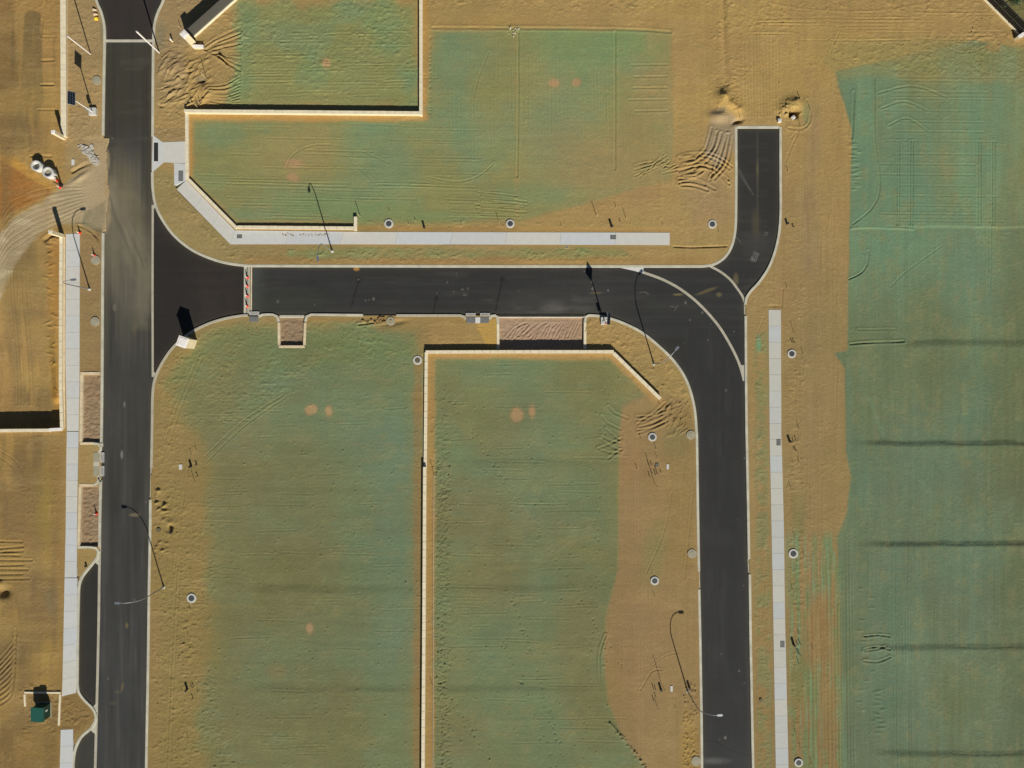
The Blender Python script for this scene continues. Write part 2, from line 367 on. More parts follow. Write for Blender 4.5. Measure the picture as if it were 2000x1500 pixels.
for e in ((900, 1000, 60, 60), (1000, 1080, 50, 60), (1150, 740, 60, 40), (880, 780, 30, 40), (1160, 1400, 50, 70), (900, 1440, 50, 60), (1130, 1250, 40, 70), (940, 1150, 60, 40)):
    blend(CR * ell(*e, 0.8, 0.5), (128, 120, 74), 0.55)
# bare soil east of the centre field
BARE = poly_mask([(1290, 760), (1345, 790), (1362, 860), (1368, 1200), (1370, 1570), (1290, 1570), (1262, 1505), (1212, 1432), (1188, 1370), (1180, 1280), (1184, 1207), (1208, 1110), (1210, 850), (1216, 790)], 3, 2)
blend(BARE, (150, 124, 82), 0.95); blend(BARE * ell(1225, 950, 26, 300, 0.5, 0.1), (158, 128, 88), 0.7)
blend(BARE * poly_mask([(1300, 860), (1320, 800), (1358, 800), (1362, 1110), (1300, 1110)], 8, 6), (146, 122, 74), 0.7)
blend(BARE * ell(1275, 1090, 22, 70, 0.6, 0.5, 8), (126, 126, 78), 0.7); blend(BARE * ell(1230, 1300, 50, 200, 0.6, 0.3), (146, 122, 80), 0.6)
blend(ell(1345, 1450, 18, 60, 0.6, 0.4), (168, 134, 66), 0.6); blend(ell(1320, 860, 26, 30, 0.7, 0.4), (136, 126, 88), 0.6)
blend(ell(1255, 750, 50, 45, .95, .6), (152, 132, 84), .75)
# east field
EF = poly_mask([(1632, 140), (1900, 80), (2000, 95), (2120, 100), (2120, 1600), (1646, 1600), (1643, 1300), (1640, 1150), (1636, 1052), (1655, 1000), (1662, 930), (1652, 880), (1650, 720), (1630, 690), (1655, 684), (1660, 440), (1664, 250), (1644, 185)], 3, 3)
blend(EF, (108, 123, 90), 0.97)
blend(EF * (1 - ss(300, 700, GY)), (128, 137, 92), 0.75)
blend(EF * ss(-0.2, 0.3, fbm(90, 260, 3, 51)), (100, 124, 98), 0.6)
blend(EF * ss(0.0, 0.5, fbm(100, 180, 3, 53)), (108, 116, 80), 0.6)
blend(EF * ss(-.1, 0.4, st_v), (104, 128, 104), 0.3); blend(EF * ss(1880, 2000, GX) * ss(500, 900, GY), (100, 104, 66), 0.5)
blend(EF * ss(1945, 2000, GX) * (1 - ss(250, 480, GY)), (146, 140, 80), 0.6); blend(EF * ell(1845, 330, 30, 140, .9, .5), (138, 134, 88), .5); blend(EF * ell(1850, 160, 60, 30, .9, .6), (140, 136, 86), .4)
for e in ((1670, 165, 60, 40), (1682, 320, 22, 180), (1690, 260, 26, 100), (1665, 520, 26, 90), (1740, 560, 50, 200), (1820, 420, 90, 120), (1920, 240, 50, 120), (1790, 260, 60, 60), (1770, 430, 60, 80), (1890, 560, 40, 160), (1700, 480, 50, 40)):
    blend(EF * ell(*e, 0.9, 0.5), (108, 141, 110), 0.5)
for e in ((1780, 640, 60, 60), (1700, 640, 40, 60), (1720, 820, 40, 90), (1860, 700, 40, 80), (1980, 600, 30, 200), (1960, 1000, 50, 100), (1900, 1350, 70, 60), (1970, 1250, 40, 90), (1760, 740, 60, 60)):
    blend(EF * ell(*e, 0.8, 0.5), (108, 116, 82), 0.5)
for e in ((1680, 950, 40, 70), (1800, 900, 60, 90), (1760, 1400, 60, 100), (1900, 820, 30, 90), (1740, 1180, 50, 120), (1900, 1060, 60, 60)):
    blend(EF * ell(*e, 0.8, 0.5), (96, 127, 102), 0.45)
blend(poly_mask([(1694, 775), (1700, 776), (1728, 850), (1722, 850)], 3, 1), (112, 148, 116), 0.35)
TE = poly_mask([(1600, 120), (1640, 85), (1860, 78), (1925, 96), (2000, 80), (2100, 80), (2100, 170), (1640, 150)], 10, 16)
blend(TE, (144, 134, 82), 0.75); blend(TE * ell(1885, 108, 60, 22, 0.9, 0.8), (118, 132, 76), 0.6); blend(TE * ell(1760, 125, 90, 14, 0.9, 0.8), (134, 138, 84), 0.5)
blend(ell(1940, 92, 16, 10, 0.3, 0.2), (160, 132, 74), 0.9)
blend(ss(1925, 1960, GX - (GY - 0) * 0.95) * (1 - ss(70, 110, GY)), (104, 104, 64), 0.85)     # beyond the corner fence
# strip between the east pavement and the field
ES = poly_mask([(1542, 1040), (1640, 1050), (1646, 1600), (1548, 1600)], 14, 14)
blend(ES * ss(-0.1, 0.25, st_v + 0.3 * nz_c), (112, 130, 86), 0.75); blend(ES * ss(0.15, 0.4, st_v2 + .4 * st_v), (112, 152, 120), 0.45)
blend(ell(1600, 1230, 26, 80, 0.5, 0.5), (150, 120, 76), 0.8); blend(ell(1562, 1010, 14, 50, 0.5, 0.5), (130, 124, 78), 0.7)
blend(ell(1560, 1330, 16, 40, 0.5, 0.5), (118, 124, 76), 0.7)
blend(poly_mask([(1475, 640), (1497, 640), (1508, 1600), (1482, 1600)], 5, 8) * ss(-.35, .1, nz_c), (124, 130, 88), 0.65)
blend(ell(1482, 672, 5, 16, 0.5, .4), (108, 152, 116), 0.8)
blend(ell(1530, 500, 26, 160, 0.8, 0.3), (158, 128, 84), 0.5)
# raw orange and dusty places
blend(poly_mask([(-60, 290), (0, 298), (115, 375), (90, 385), (10, 420), (-60, 480)], 4, 3), (158, 106, 50), 0.9)
blend(poly_mask([(-4, 288), (22, 302), (115, 372), (108, 378), (40, 335), (-10, 306)], 3, 2), (188, 140, 62), 0.9)
HAUL = poly_mask([(-60, 520), (-5, 462), (30, 428), (80, 396), (130, 355), (200, 316), (208, 400), (206, 455), (165, 436), (110, 438), (70, 462), (40, 500), (0, 580), (-60, 700)], 6, 8)
blend(HAUL, (168, 148, 112), 0.97); blend(HAUL * ss(0, .5, fbm(60, 20, 3, 61)), (194, 172, 134), 0.6)
blend(poly_mask([(165, 415), (205, 392), (207, 430), (196, 455), (160, 440)], 4, 4), (112, 112, 86), 0.9)
blend(poly_mask([(-60, -60), (20, -60), (45, 160), (25, 300), (-60, 300)], 12, 10), (136, 108, 66), 0.8); blend(poly_mask([(48, 26), (62, 20), (79, 25), (80, 60), (84, 150), (86, 190), (68, 262), (60, 284), (30, 284), (22, 262), (40, 180)], 2.5, 3), (120, 102, 68), 0.8); blend(ell(25, 90, 4, 66, 0.3, 0.3), (118, 98, 62), 0.7)
blend(ell(50, 270, 50, 30, 0.7, 0.3), (140, 118, 74), 0.7)
blend(poly_mask([(5, 460), (60, 440), (90, 560), (95, 800), (10, 800)], 14, 10), (134, 112, 72), 0.85)
blend(poly_mask([(92, 450), (116, 460), (114, 810), (92, 800)], 4, 4), (170, 124, 58), 0.85)
blend(ell(100, 725, 12, 60, 0.6, 0.4), (196, 146, 56), 0.8)
blend(ell(82, 1000, 16, 120, 0.7, 0.4), (156, 130, 64), 0.7); blend(ell(90, 1270, 26, 90, 0.7, 0.4), (160, 130, 66), 0.8)
blend(ell(20, 1300, 40, 120, 0.7, 0.4), (120, 102, 66), 0.5)
blend(ell(100, 1170, 12, 26, 0.7, 0.6), (124, 122, 92), 0.6)
blend(poly_mask([(116, 1358), (150, 1356), (186, 1395), (180, 1408), (145, 1440), (142, 1424), (118, 1424)], 4, 3), (140, 112, 66), 0.9)
# raised light sand around kerbs and walls
for pts, wd, c, k in (([(826, 0), (826, 226)], 9, (176, 136, 74), 0.8), ([(366, 226), (830, 230)], 8, (182, 142, 78), 0.85),
        ([(371, 226), (371, 344)], 5, (178, 138, 74), 0.8), ([(840, 690), (1195, 693), (1290, 785)], 10, (170, 136, 84), 0.75),
        ([(840, 690), (840, 1560)], 8, (164, 132, 78), 0.9), ([(816, 700), (816, 1560)], 8, (150, 120, 74), 0.85),
        ([(485, 511), (1380, 512)], 8, (160, 128, 78), 0.7), ([(700, 448), (1308, 450)], 6, (168, 134, 78), 0.7),
        ([(600, 622), (900, 624)], 7, (160, 130, 78), 0.8), ([(304, 760), (302, 1500)], 8, (150, 124, 76), 0.6),
        ([(1360, 860), (1368, 1500)], 6, (156, 126, 76), 0.5)):
    blend(1 - ss(wd * 0.6, wd * 1.5, line_dist(pts, wd * 3) + edge * wd * 0.6), c, k)
blend(poly_mask([(930, 634), (972, 622), (973, 676), (950, 676)], 3, 2), (190, 152, 78), 0.95)
blend(ell(780, 640, 50, 8, 0.5, 0.4), (158, 130, 78), 0.7); blend(ell(826, 660, 14, 50, .5, .4), (152, 126, 78), 0.7)
for e in ((637, 122, 8, 12), (577, 320, 18, 10), (572, 346, 13, 9), (1080, 162, 13, 11), (1125, 161, 9, 9), (609, 799, 12, 10), (642, 803, 9, 12), (1009, 811, 13, 13), (1040, 805, 7, 14), (605, 1228, 9, 12)):
    blend(ell(*e, 0.35, 0.8), (164, 134, 88), 0.6)
blend(ell(540, 1310, 18, 16, .6, .4), (146, 124, 76), .6)
blend(ell(1420, 205, 20, 22, 0.6, 0.3), (184, 150, 84), 0.9); blend(ell(1440, 215, 14, 16, 0.6, 0.3), (180, 146, 84), 0.8)
blend(ell(1545, 205, 26, 22, 0.6, 0.3), (176, 146, 86), 0.8)
blend(poly_mask([(1385, 225), (1410, 210), (1440, 232), (1440, 290), (1425, 300), (1400, 330), (1375, 300)], 5, 6), (158, 140, 112), 0.85)
blend(ell(1403, 217, 14, 5, 0.5, 0.4, -15), (122, 124, 112), 0.8)
blend(ell(1575, 225, 8, 24, .5, .3), (134, 134, 88), .8)
blend(ell(192, 315, 12, 26, .6, .5, -25), (170, 158, 132), .5)
blend(ell(200, 60, 5, 20, .6, .5), (122, 122, 98), .5); blend(ell(312, 70, 10, 26, .6, .5), (120, 122, 104), .6)
blend(ell(392, 155, 10, 6, .6, .5), (118, 110, 88), .7)
for p in (PIT1, PIT2): blend(poly_mask(p, 1.5, 0), (142, 114, 88) if p is PIT1 else (166, 134, 108), 1)
for p in (PLANT1, PLANT2): blend(poly_mask(p, 1.5, 0), (142, 116, 80), 1)
# broken cover: tan soil showing through the mulch and denser sprays of it
blend((CL + CR) * (GY > 640), (116, 118, 76), 0.28); blend(CL * (1 - ss(420, 560, GX)) , (134, 122, 76), 0.5)
blend(CL * ss(-.1, .4, fbm(130, 90, 3, 121)), (124, 116, 74), .35); blend(CR * ss(-.1, .4, fbm(110, 90, 3, 123)), (122, 116, 74), .3)
blend(CL * ell(770, 1000, 36, 260, .9, .8), (112, 138, 108), .4); blend(CR * ell(1050, 1350, 40, 180, .9, .8), (112, 136, 100), .35)
blend(EF * (1 - ss(380, 620, GY)) * ss(-.2, .35, fbm(50, 160, 3, 125)), (122, 152, 114), .4)
blend(RP * ss(1225, 1310, GX + 60 * edge), (162, 138, 86), .7); blend(ell(1000, 120, 60, 60, .9, .7) * RP, (144, 138, 88), .4)
# darker brown graded bands of the west lots
WL = 1 - ss(106, 118, GX)
blend(WL * ss(-.1, .4, fbm(24, 160, 4, 127, .6)), (126, 102, 66), .55); blend(WL * ss(.1, .5, fbm(22, 140, 4, 129, .6)), (186, 148, 82), .4)
blend(WL * (GY > 850) * ss(-.2, .4, fbm(40, 90, 3, 131)), (128, 106, 74), .5)
GM = np.clip(NB + LP + RP + CL + CR + EF, 0, 1)
mo1 = np.where(GX < 1500, fbm(40, 13, 3, 101, .6), fbm(13, 46, 3, 101, .6)); mo2 = np.where(GX < 1500, fbm(46, 17, 3, 103, .6), fbm(16, 60, 3, 103, .6)); mo3 = fbm(16, 10, 3, 105, .6)
blend(GM * ss(0.12, 0.42, mo1 * .7 + nz_c * .5), (138, 130, 86), 0.26)
blend(GM * ss(0.15, 0.45, mo2 * .7 + nz_b * .5), (110, 136, 104), 0.18)
blend(GM * ss(0.12, 0.5, mo3), (134, 130, 88), 0.15); blend(GM * ss(0.12, 0.5, -mo3), (108, 126, 94), 0.14)
blend((1 - GM) * ss(-.1, .4, fbm(200, 90, 3, 111)) * ((GY < 250) | (GX < 116)), (182, 150, 84), .4)
blend((1 - GM) * ss(.1, .5, mo1), (174, 146, 98), .2); blend((1 - GM) * ss(.1, .5, mo2), (146, 122, 78), .25)
for e in ((637, 122, 9, 12), (577, 320, 17, 9), (572, 346, 12, 8), (1080, 162, 12, 10), (1125, 161, 8, 8), (609, 800, 11, 9), (642, 803, 8, 11), (1009, 811, 12, 12), (1040, 805, 6, 13), (605, 1228, 7, 11)):
    s_ = 1 - ss(.7, 1.1, np.hypot((GX - e[0]) / e[2], (GY - e[1]) / e[3]) + .5 * nz_c + .35 * nz_d); blend(s_, (178, 142, 98), .8)
blend(HAUL, (176, 156, 122), .65); blend(HAUL * ss(.05, .4, fbm(60, 16, 3, 61)), (200, 180, 144), .5)
blend(poly_mask([(165, 415), (205, 392), (207, 430), (196, 455), (160, 440)], 4, 4), (118, 116, 90), .8)
blend(ell(1760, 100, 130, 26, .95, .9), (152, 136, 86), .6)
for p in (PIT1, PIT2, PLANT1, PLANT2): blend(poly_mask(p, 1.5, 0), (156, 132, 108) if p is not PIT2 else (172, 146, 122), .6)
blend(ell(1585, 800, 22, 300, .9, .5), (150, 126, 90), .45); blend(ell(1250, 1150, 40, 400, .9, .5) * BARE, (156, 128, 92), .4)
# large and small tonal variety, grader streaks
hor = 1 - ss(1100, 1400, GX)
L_ = COLR @ np.array([.3, .55, .15], np.float32)
sat = 0.07 + 0.05 * GM + .06 * GM * ss(700, 900, GY)
COLR = COLR * (1 - sat[..., None]) + (L_ * sat)[..., None] * np.array([1.0, 1.0, .8], np.float32)
COLR *= np.array([.995, 1.0, .97], np.float32)
COLR *= (1 - .04 * ss(750, 1300, GY) * (GX < 1240))[..., None]
val = 1 + 0.07 * nz_a + 0.06 * nz_b + 0.05 * nz_c + 0.04 * (st_h2 * hor + st_v2 * (1 - hor)) + 0.06 * (st_h * hor + st_v * (1 - hor)) + 0.04 * nz_d
COLR *= val[..., None]
COLR[..., 2] *= (1 + 0.06 * fbm(120, 120, 3, 91)); COLR[..., 0] *= (1 + 0.04 * fbm(50, 50, 3, 92))

# --- relief
def rough(m, v):
    global ROUGH
    ROUGH = ROUGH * (1 - m) + v * m
for q_, v_ in ((NB, .45), (LP, .14), (RP, .16), (CL, .2), (CR, .16)): rough(q_, v_)
rough(poly_mask([(-60, -60), (2100, -60), (2100, 20), (1600, 30), (1460, 60), (1450, 180), (1390, 180), (1390, 20), (830, 14), (-60, 14)], 12, 12), 0.75)
rough(poly_mask([(400, 0), (814, 0), (814, 120), (430, 150), (380, 200)], 20, 10), 0.8)
rough(poly_mask([(298, 90), (360, 60), (400, 90), (470, 130), (460, 206), (362, 206), (362, 280), (298, 280)], 10, 8), 1.0)
rough(poly_mask([(300, 640), (540, 625), (830, 630), (826, 680), (640, 740), (470, 800), (400, 900), (300, 900)], 30, 30, 110), 0.6)
rough(poly_mask([(1146, 620), (1200, 628), (1310, 700), (1350, 780), (1290, 780), (1200, 680), (1146, 670)], 5, 3), 0.8)
rough(poly_mask([(298, 900), (400, 1000), (420, 1300), (470, 1560), (290, 1560)], 30, 30, 110), 0.7)
rough(poly_mask([(298, 340), (345, 350), (460, 478), (1240, 480), (1240, 515), (460, 518)], 5, 3), 0.75)
rough(poly_mask([(700, 425), (1000, 428), (1000, 452), (700, 452)], 6, 5), 0.6)
rough(poly_mask([(1625, 90), (1960, 60), (2060, 100), (2060, 160), (1640, 130)], 15, 10), 0.75)
rough(poly_mask([(1860, 0), (1990, 70), (2000, 120), (1900, 90)], 15, 10), 0.8)
rough(poly_mask([(1475, 610), (1500, 610), (1515, 1600), (1475, 1600)], 5, 5), 0.55)
rough(poly_mask([(1528, 560), (1575, 560), (1565, 1600), (1536, 1600)], 8, 8), 0.55)
rough(poly_mask([(104, 1340), (190, 1340), (190, 1430), (40, 1430), (40, 1340)], 8, 5), 0.9)
rough(poly_mask([(130, 0), (204, 0), (204, 300), (130, 300)], 5, 5), 0.5)
rough(BARE, 0.15); rough(HAUL, .2); rough(EF * ss(160, 200, GY), 0.2)
rough(poly_mask([(845, 760), (880, 760), (884, 1560), (845, 1560)], 6, 5), 0.6)
for p in (PIT1, PLANT1, PLANT2): rough(poly_mask(p, 2, 0), 0.65)
for p in (PIT2,): rough(poly_mask(p, 2, 0), 0.3)

# clods read as small separated bumps: sharpen the noise
cl = fbm(6.5, 5, 2, 71, 0.6); cl2 = np.maximum(0, fbm(5.5, 4, 1, 72, .6)); patchy = 0.5 + 0.8 * ss(-.35, .35, nz_c + .6 * nz_b)
Z = 0.05 * nz_a + 0.035 * nz_b
Z += ROUGH * patchy * (0.04 * cl + 0.10 * cl2 ** 1.6) + 0.005 * (st_h * hor + st_v * (1 - hor))
Z += 0.003 * (st_h2 * hor + st_v2 * (1 - hor))

def rut(pts, wd=1.6, dep=0.10, berm=0.05, sm=True, fade=0.0):
    if sm: pts = smooth_line(pts, 8)
    x0 = min(p[0] for p in pts); x1 = max(p[0] for p in pts); y0 = min(p[1] for p in pts); y1 = max(p[1] for p in pts)
    s = sl(x0 - 5 * wd, y0 - 5 * wd, x1 + 5 * wd, y1 + 5 * wd); X = GX[s]; Y = GY[s]; D = np.full(X.shape, 99., np.float32)
    for a, b in zip(pts, pts[1:]):
        d, _ = segd(X, Y, a, b); D = np.minimum(D, d)
    D = D + nz_c[s] * wd * 0.4
    Z[s] += (-dep * np.exp(-(D / wd) ** 2) + berm * np.exp(-((D - 2.1 * wd) / (0.8 * wd)) ** 2)) * (0.75 + 0.5 * nz_c[s])

def bump(cx, cy, rx, ry, h, rot=0, p=2.0):
    r = max(rx, ry) * 2.6; s = sl(cx - r, cy - r, cx + r, cy + r); c, q = math.cos(R(rot)), math.sin(R(rot)); x = GX[s] - cx; y = GY[s] - cy
    d = np.hypot((x * c + y * q) / rx, (-x * q + y * c) / ry) + 0.18 * nz_c[s]; Z[s] += h * np.exp(-np.abs(d) ** p)

rnd = random.Random(5)
# lot terraces of the east field, and the same faint steps in the centre lots
def step(y0, h, xa, xb, w=4, ridge=0.0, soft=40):
    yy = y0 + 1.6 * vnoise(60, 60, int(y0)) + nz_c * 1.5
    m = ss(xa - soft, xa + soft, GX) * (1 - ss(xb - soft, xb + soft, GX))
    t = GY - yy; far = np.exp(-np.maximum(0, t) / 90.0)
    Z[:] += m * (h * ss(-w, w, t) * far + ridge * np.exp(-(t / 2.5) ** 2))
step(866, 0.26, 1690, 2300, 7); step(1062, 0.28, 1700, 2300, 7); step(1263, 0.22, 1730, 2300, 8); step(1471, 0.22, 1720, 2300, 8); step(670, 0.22, 1760, 2300, 9)
for y_, x_ in ((865, 1850), (1061, 1830), (1262, 1860), (1471, 1860)): rut([(x_, y_), (x_ + 60, y_ + 2), (2000, y_), (2070, y_ + 2)], 1.5, 0.035, 0.0)
step(442, -0.10, 1664, 2300, 4, 0.04, 6); rut([(1662, 446), (1700, 444), (1785, 447)], 1.8, -0.14, 0)
step(1150, 0.13, 490, 815, 10); step(1345, 0.12, 500, 815, 10); step(905, 0.10, 900, 1200, 11); step(1149, 0.10, 850, 1100, 10); step(1346, 0.11, 850, 1150, 10)
rut([(1660, 672), (1700, 669), (1765, 667)], 1.6, 0.12, 0.10); rut([(1675, 644), (1750, 643)], 1.4, 0.03, 0.08)
for p_ in ([(556, 332), (572, 302), (610, 284), (650, 282)], [(688, 318), (720, 345), (745, 372)], [(710, 296), (760, 318)], [(835, 345), (890, 355), (935, 343), (965, 318)], [(955, 100), (935, 150), (925, 190)],
           [(345, 1110), (334, 1300), (322, 1560)], [(352, 1110), (341, 1300), (330, 1560)], [(372, 880), (352, 1020), (340, 1120)], [(560, 775), (480, 830), (400, 905)], [(552, 772), (475, 822), (398, 893)], [(390, 690), (350, 780), (322, 860)], [(398, 694), (358, 784), (330, 866)],
           [(1475, 660), (1500, 600)], [(1497, 1080), (1486, 1220)], [(1640, 60), (1620, 110), (1628, 140)], [(1850, 92), (1875, 102), (1900, 101), (1922, 92)]): rut(p_, 1.3, 0.045, 0.04)
for k in range(12): rut([(1452 + k * 6 + rnd.uniform(-2, 2), rnd.uniform(60, 90)), (1454 + k * 6, 225)], 1.5, rnd.uniform(.01, .04), .03, False)
# ditches between lots at the top
rut([(1012, 62), (1012, 200), (1010, 345)], 1.5, 0.16, 0.07); rut([(1201, 62), (1201, 200), (1201, 330)], 1.8, 0.13, 0.05)
rut([(1412, -60), (1414, 60), (1418, 165)], 5, 0.22, 0.03); rut([(845, 54), (1200, 57), (1310, 63)], 2, 0.05, 0.06)
for y in (127, 150, 172, 195, 217): rut([(1228 + (y * 7) % 13, y), (1304, y - 1)], 1.5, 0.045, 0.045)
for k in range(26):                                    # east-west and north-south passes of the machines
    x = rnd.uniform(1020, 1195); a = rnd.uniform(70, 200); rut([(x, a), (x + 1, a + rnd.uniform(50, 160))], 1.1, 0.03, 0.03, False)
for k in range(10):
    x = rnd.uniform(860, 1000); a = rnd.uniform(60, 200); rut([(x, a), (x + 1, a + rnd.uniform(60, 120))], 1.2, 0.035, 0.035, False)
for k in range(60):
    x = rnd.uniform(380, 900); y = rnd.uniform(240, 430); rut([(x, y), (x + rnd.uniform(40, 150), y + 2)], 1.2, 0.03, 0.03, False)
for k in range(36):
    x = rnd.uniform(440, 760); y = rnd.uniform(60, 200); rut([(x, y), (x + rnd.uniform(40, 120), y - 1)], 1.2, 0.035, 0.04, False)
for k in range(50):
    x = rnd.uniform(330, 780); y = rnd.uniform(760, 1480); rut([(x, y), (x + rnd.uniform(30, 90), y + rnd.uniform(-3, 3))], 1.2, 0.03, 0.03, False)
for k in range(50):
    x = rnd.uniform(850, 1150); y = rnd.uniform(710, 1480); rut([(x, y), (x + rnd.uniform(30, 110), y + rnd.uniform(-3, 3))], 1.2, 0.03, 0.03, False)
for k in range(40):
    x = rnd.uniform(1460, 1900); y = rnd.uniform(20, 80); rut([(x, y), (x + rnd.uniform(40, 130), y)], 1.2, 0.03, 0.03, False)
rut([(1500, 5), (1580, 18), (1670, 22), (1750, 17), (1815, 5)], 1.6, -0.05, 0.0)
# machine grid in the east field
for y in (150, 157, 178, 187, 192, 215, 237, 256, 275, 300, 320, 340, 362, 382, 401, 417, 431):
    a = rnd.uniform(1712, 1760); b = rnd.uniform(1900, 1985); rut([(a, y), ((a + b) / 2, y + 1), (b, y + 2)], 1.3, rnd.uniform(.015, .045), rnd.uniform(.015, .045))
for x in (1752, 1756, 1778, 1783, 1910, 1915, 1938, 1943): rut([(x, 275), (x - 1, 440)], 1.2, 0.12, 0.06, False)
for x in (1768, 1772, 1931, 1936): rut([(x, 430), (x - 2, 560)], 1.1, 0.06, 0.04, False)
for (a, b) in (((1715, 182), (1850, 190)), ((1720, 212), (1810, 215)), ((1735, 245), (1810, 255))):
    rut([a, ((a[0] + b[0]) / 2, a[1] - 14), b], 1.6, 0.04, 0.06)
rut([(1668, 180), (1666, 230), (1664, 270)], 1.8, 0.12, 0.10)
rut([(1708, 150), (1708, 260), (1712, 300), (1718, 345), (1716, 380), (1700, 410), (1665, 438)], 1.3, 0.13, 0.05)
rut([(1697, 490), (1694, 515), (1682, 533), (1658, 545)], 1.4, 0.13, 0.06)
rut([(1840, 480), (1770, 530), (1740, 560)], 1.4, 0.04, 0.03)
for k in range(16): 
    y = 280 + k * 6 + rnd.uniform(-2, 2); bump(1668 + rnd.uniform(-4, 10), y, rnd.uniform(5, 9), 1.6, 0.10, rnd.uniform(-8, 8))
for y in range(0, 60):
    pass
for x in (1575, 1583, 1592, 1600, 1612, 1620, 1628, 1634, 1640, 1650, 1656, 1662, 1746, 1770, 1775):
    a = rnd.uniform(1040, 1200); rut([(x, a), (x + 2, a + 200), (x + 5, 1560)], 1.3, 0.05, 0.05)
for k in range(26):
    x = rnd.uniform(1550, 1640); a = rnd.uniform(250, 1100); rut([(x, a), (x + rnd.uniform(-4, 4), a + rnd.uniform(60, 200))], 1.4, 0.022, 0.022, False)
for k in range(40):
    x = rnd.uniform(1690, 1980); a = rnd.uniform(450, 1350); rut([(x, a), (x + 1, a + rnd.uniform(60, 220))], 1.2, 0.025, 0.025, False)
for a in ([(1687, 1243), (1715, 1240), (1738, 1243)], [(1687, 1268), (1715, 1263), (1737, 1268)], [(1687, 1271), (1710, 1268), (1730, 1262)], [(1687, 1291), (1715, 1292), (1738, 1282)]): rut(a, 1.5, 0.10, 0.08)
for k in range(14): bump(1682 + rnd.uniform(-6, 26), 1150 + k * 20 + rnd.uniform(-4, 4), rnd.uniform(4, 8), 1.5, 0.07)
for k in range(10): bump(1712 + rnd.uniform(-4, 14), 1350 + k * 9, rnd.uniform(6, 10), 2.0, 0.07, rnd.uniform(-20, 20))
# skid tracks beside the stub road
for pts in ([(1432, 268), (1420, 320), (1395, 350)], [(1424, 262), (1412, 318), (1388, 345)], [(1409, 260), (1400, 290), (1382, 315), (1355, 332)], [(1400, 258), (1390, 292), (1370, 312)], [(1390, 250), (1378, 290), (1360, 308)], [(1420, 262), (1408, 300), (1396, 332)],
            [(1326, 310), (1360, 304), (1392, 310), (1425, 330)], [(1326, 307), (1345, 302), (1372, 300), (1400, 306), (1430, 326)], [(1324, 333), (1360, 326), (1390, 330), (1424, 360)], [(1326, 336), (1350, 328), (1375, 325), (1400, 334), (1422, 352)],
            [(1336, 322), (1352, 322), (1368, 312)], [(1336, 346), (1356, 344), (1372, 334)], [(1326, 358), (1350, 354), (1376, 362)], [(1330, 362), (1358, 364), (1382, 372)], [(1326, 350), (1360, 352), (1396, 370)], [(1375, 322), (1392, 340), (1386, 352)]):
    rut(pts, 1.8, 0.11, 0.12)
for e in ((1350, 318, 13, 4, 0.25, -12), (1354, 343, 12, 4, 0.25, -12), (1340, 305, 10, 2.5, 0.2, -8)): bump(*e)
for k in range(14): rut([(1270 + k * 5, 318 + rnd.uniform(-4, 16)), (1300 + rnd.uniform(-10, 10), 300 + k * 3)], 1.2, 0.07, 0.05, False)
for k in range(12): rut([(935 + rnd.uniform(-10, 10), 375 + k * 4), (1015 + rnd.uniform(-15, 15), 383 + k * 3.5)], 1.3, 0.08, 0.06, False)
for k in range(8): rut([(1230 + rnd.uniform(0, 30), 320 + k * 4), (1262 + rnd.uniform(0, 30), 316 + k * 2)], 1.2, 0.06, 0.05, False)
# tracked-machine turns by the chamfered wall and the bare strip
for pts in ([(1188, 793), (1200, 806), (1226, 817)], [(1176, 812), (1186, 826), (1212, 838)], [(1184, 838), (1200, 852), (1213, 862)], [(1172, 857), (1190, 870), (1212, 880)], [(1176, 852), (1195, 862), (1214, 866)], [(1170, 875), (1190, 868), (1214, 856)], [(1188, 896), (1200, 886), (1214, 878)], [(1168, 876), (1190, 884), (1212, 884)],
            [(1244, 830), (1280, 812), (1312, 782)], [(1246, 826), (1275, 808), (1300, 786)], [(1246, 840), (1276, 834), (1304, 822)], [(1244, 814), (1262, 813), (1276, 812)], [(1246, 846), (1270, 838), (1296, 826)], [(1244, 820), (1268, 818), (1298, 808)], [(1250, 822), (1285, 806), (1330, 790)], [(1248, 834), (1278, 826), (1300, 812)]):
    rut(pts, 1.8, 0.06, 0.07)
for k in range(50): bump(rnd.uniform(1300, 1345), rnd.uniform(785, 850), 4.5, 1.2, 0.10, -55 + rnd.uniform(-20, 20))
rut([(1183, 1240), (1174, 1265), (1171, 1290), (1173, 1330), (1186, 1375)], 1.6, 0.05, 0.12); rut([(1191, 1412), (1200, 1422), (1218, 1444)], 2.2, -0.30, 0.0)
for k in range(40): bump(1205 + k * 1.5 + rnd.uniform(-4, 4), 1428 + k * 1.9 + rnd.uniform(-4, 4), 1.6, 1.6, 0.14)
for (x, a, b) in ((1242, 870, 1120), (1248, 900, 1500), (1212, 1220, 1420), (1240, 1200, 1330), (1325, 960, 1120), (1270, 1100, 1180)): rut([(x, a), (x + 2, b)], 1.2, 0.03, 0.03, False)
rut([(1355, 940), (1340, 1100), (1336, 1130)], 1.3, 0.06, 0.04); rut([(1312, 960), (1296, 1040), (1262, 1120)], 1.3, 0.06, 0.04)
rut([(1250, 1348), (1272, 1312), (1280, 1308), (1294, 1308)], 1.4, 0.07, 0.04); rut([(1275, 1300), (1300, 1280), (1330, 1274)], 1.3, 0.02, 0.04); rut([(1318, 1358), (1320, 1420)], 1.2, 0.05, 0.04)
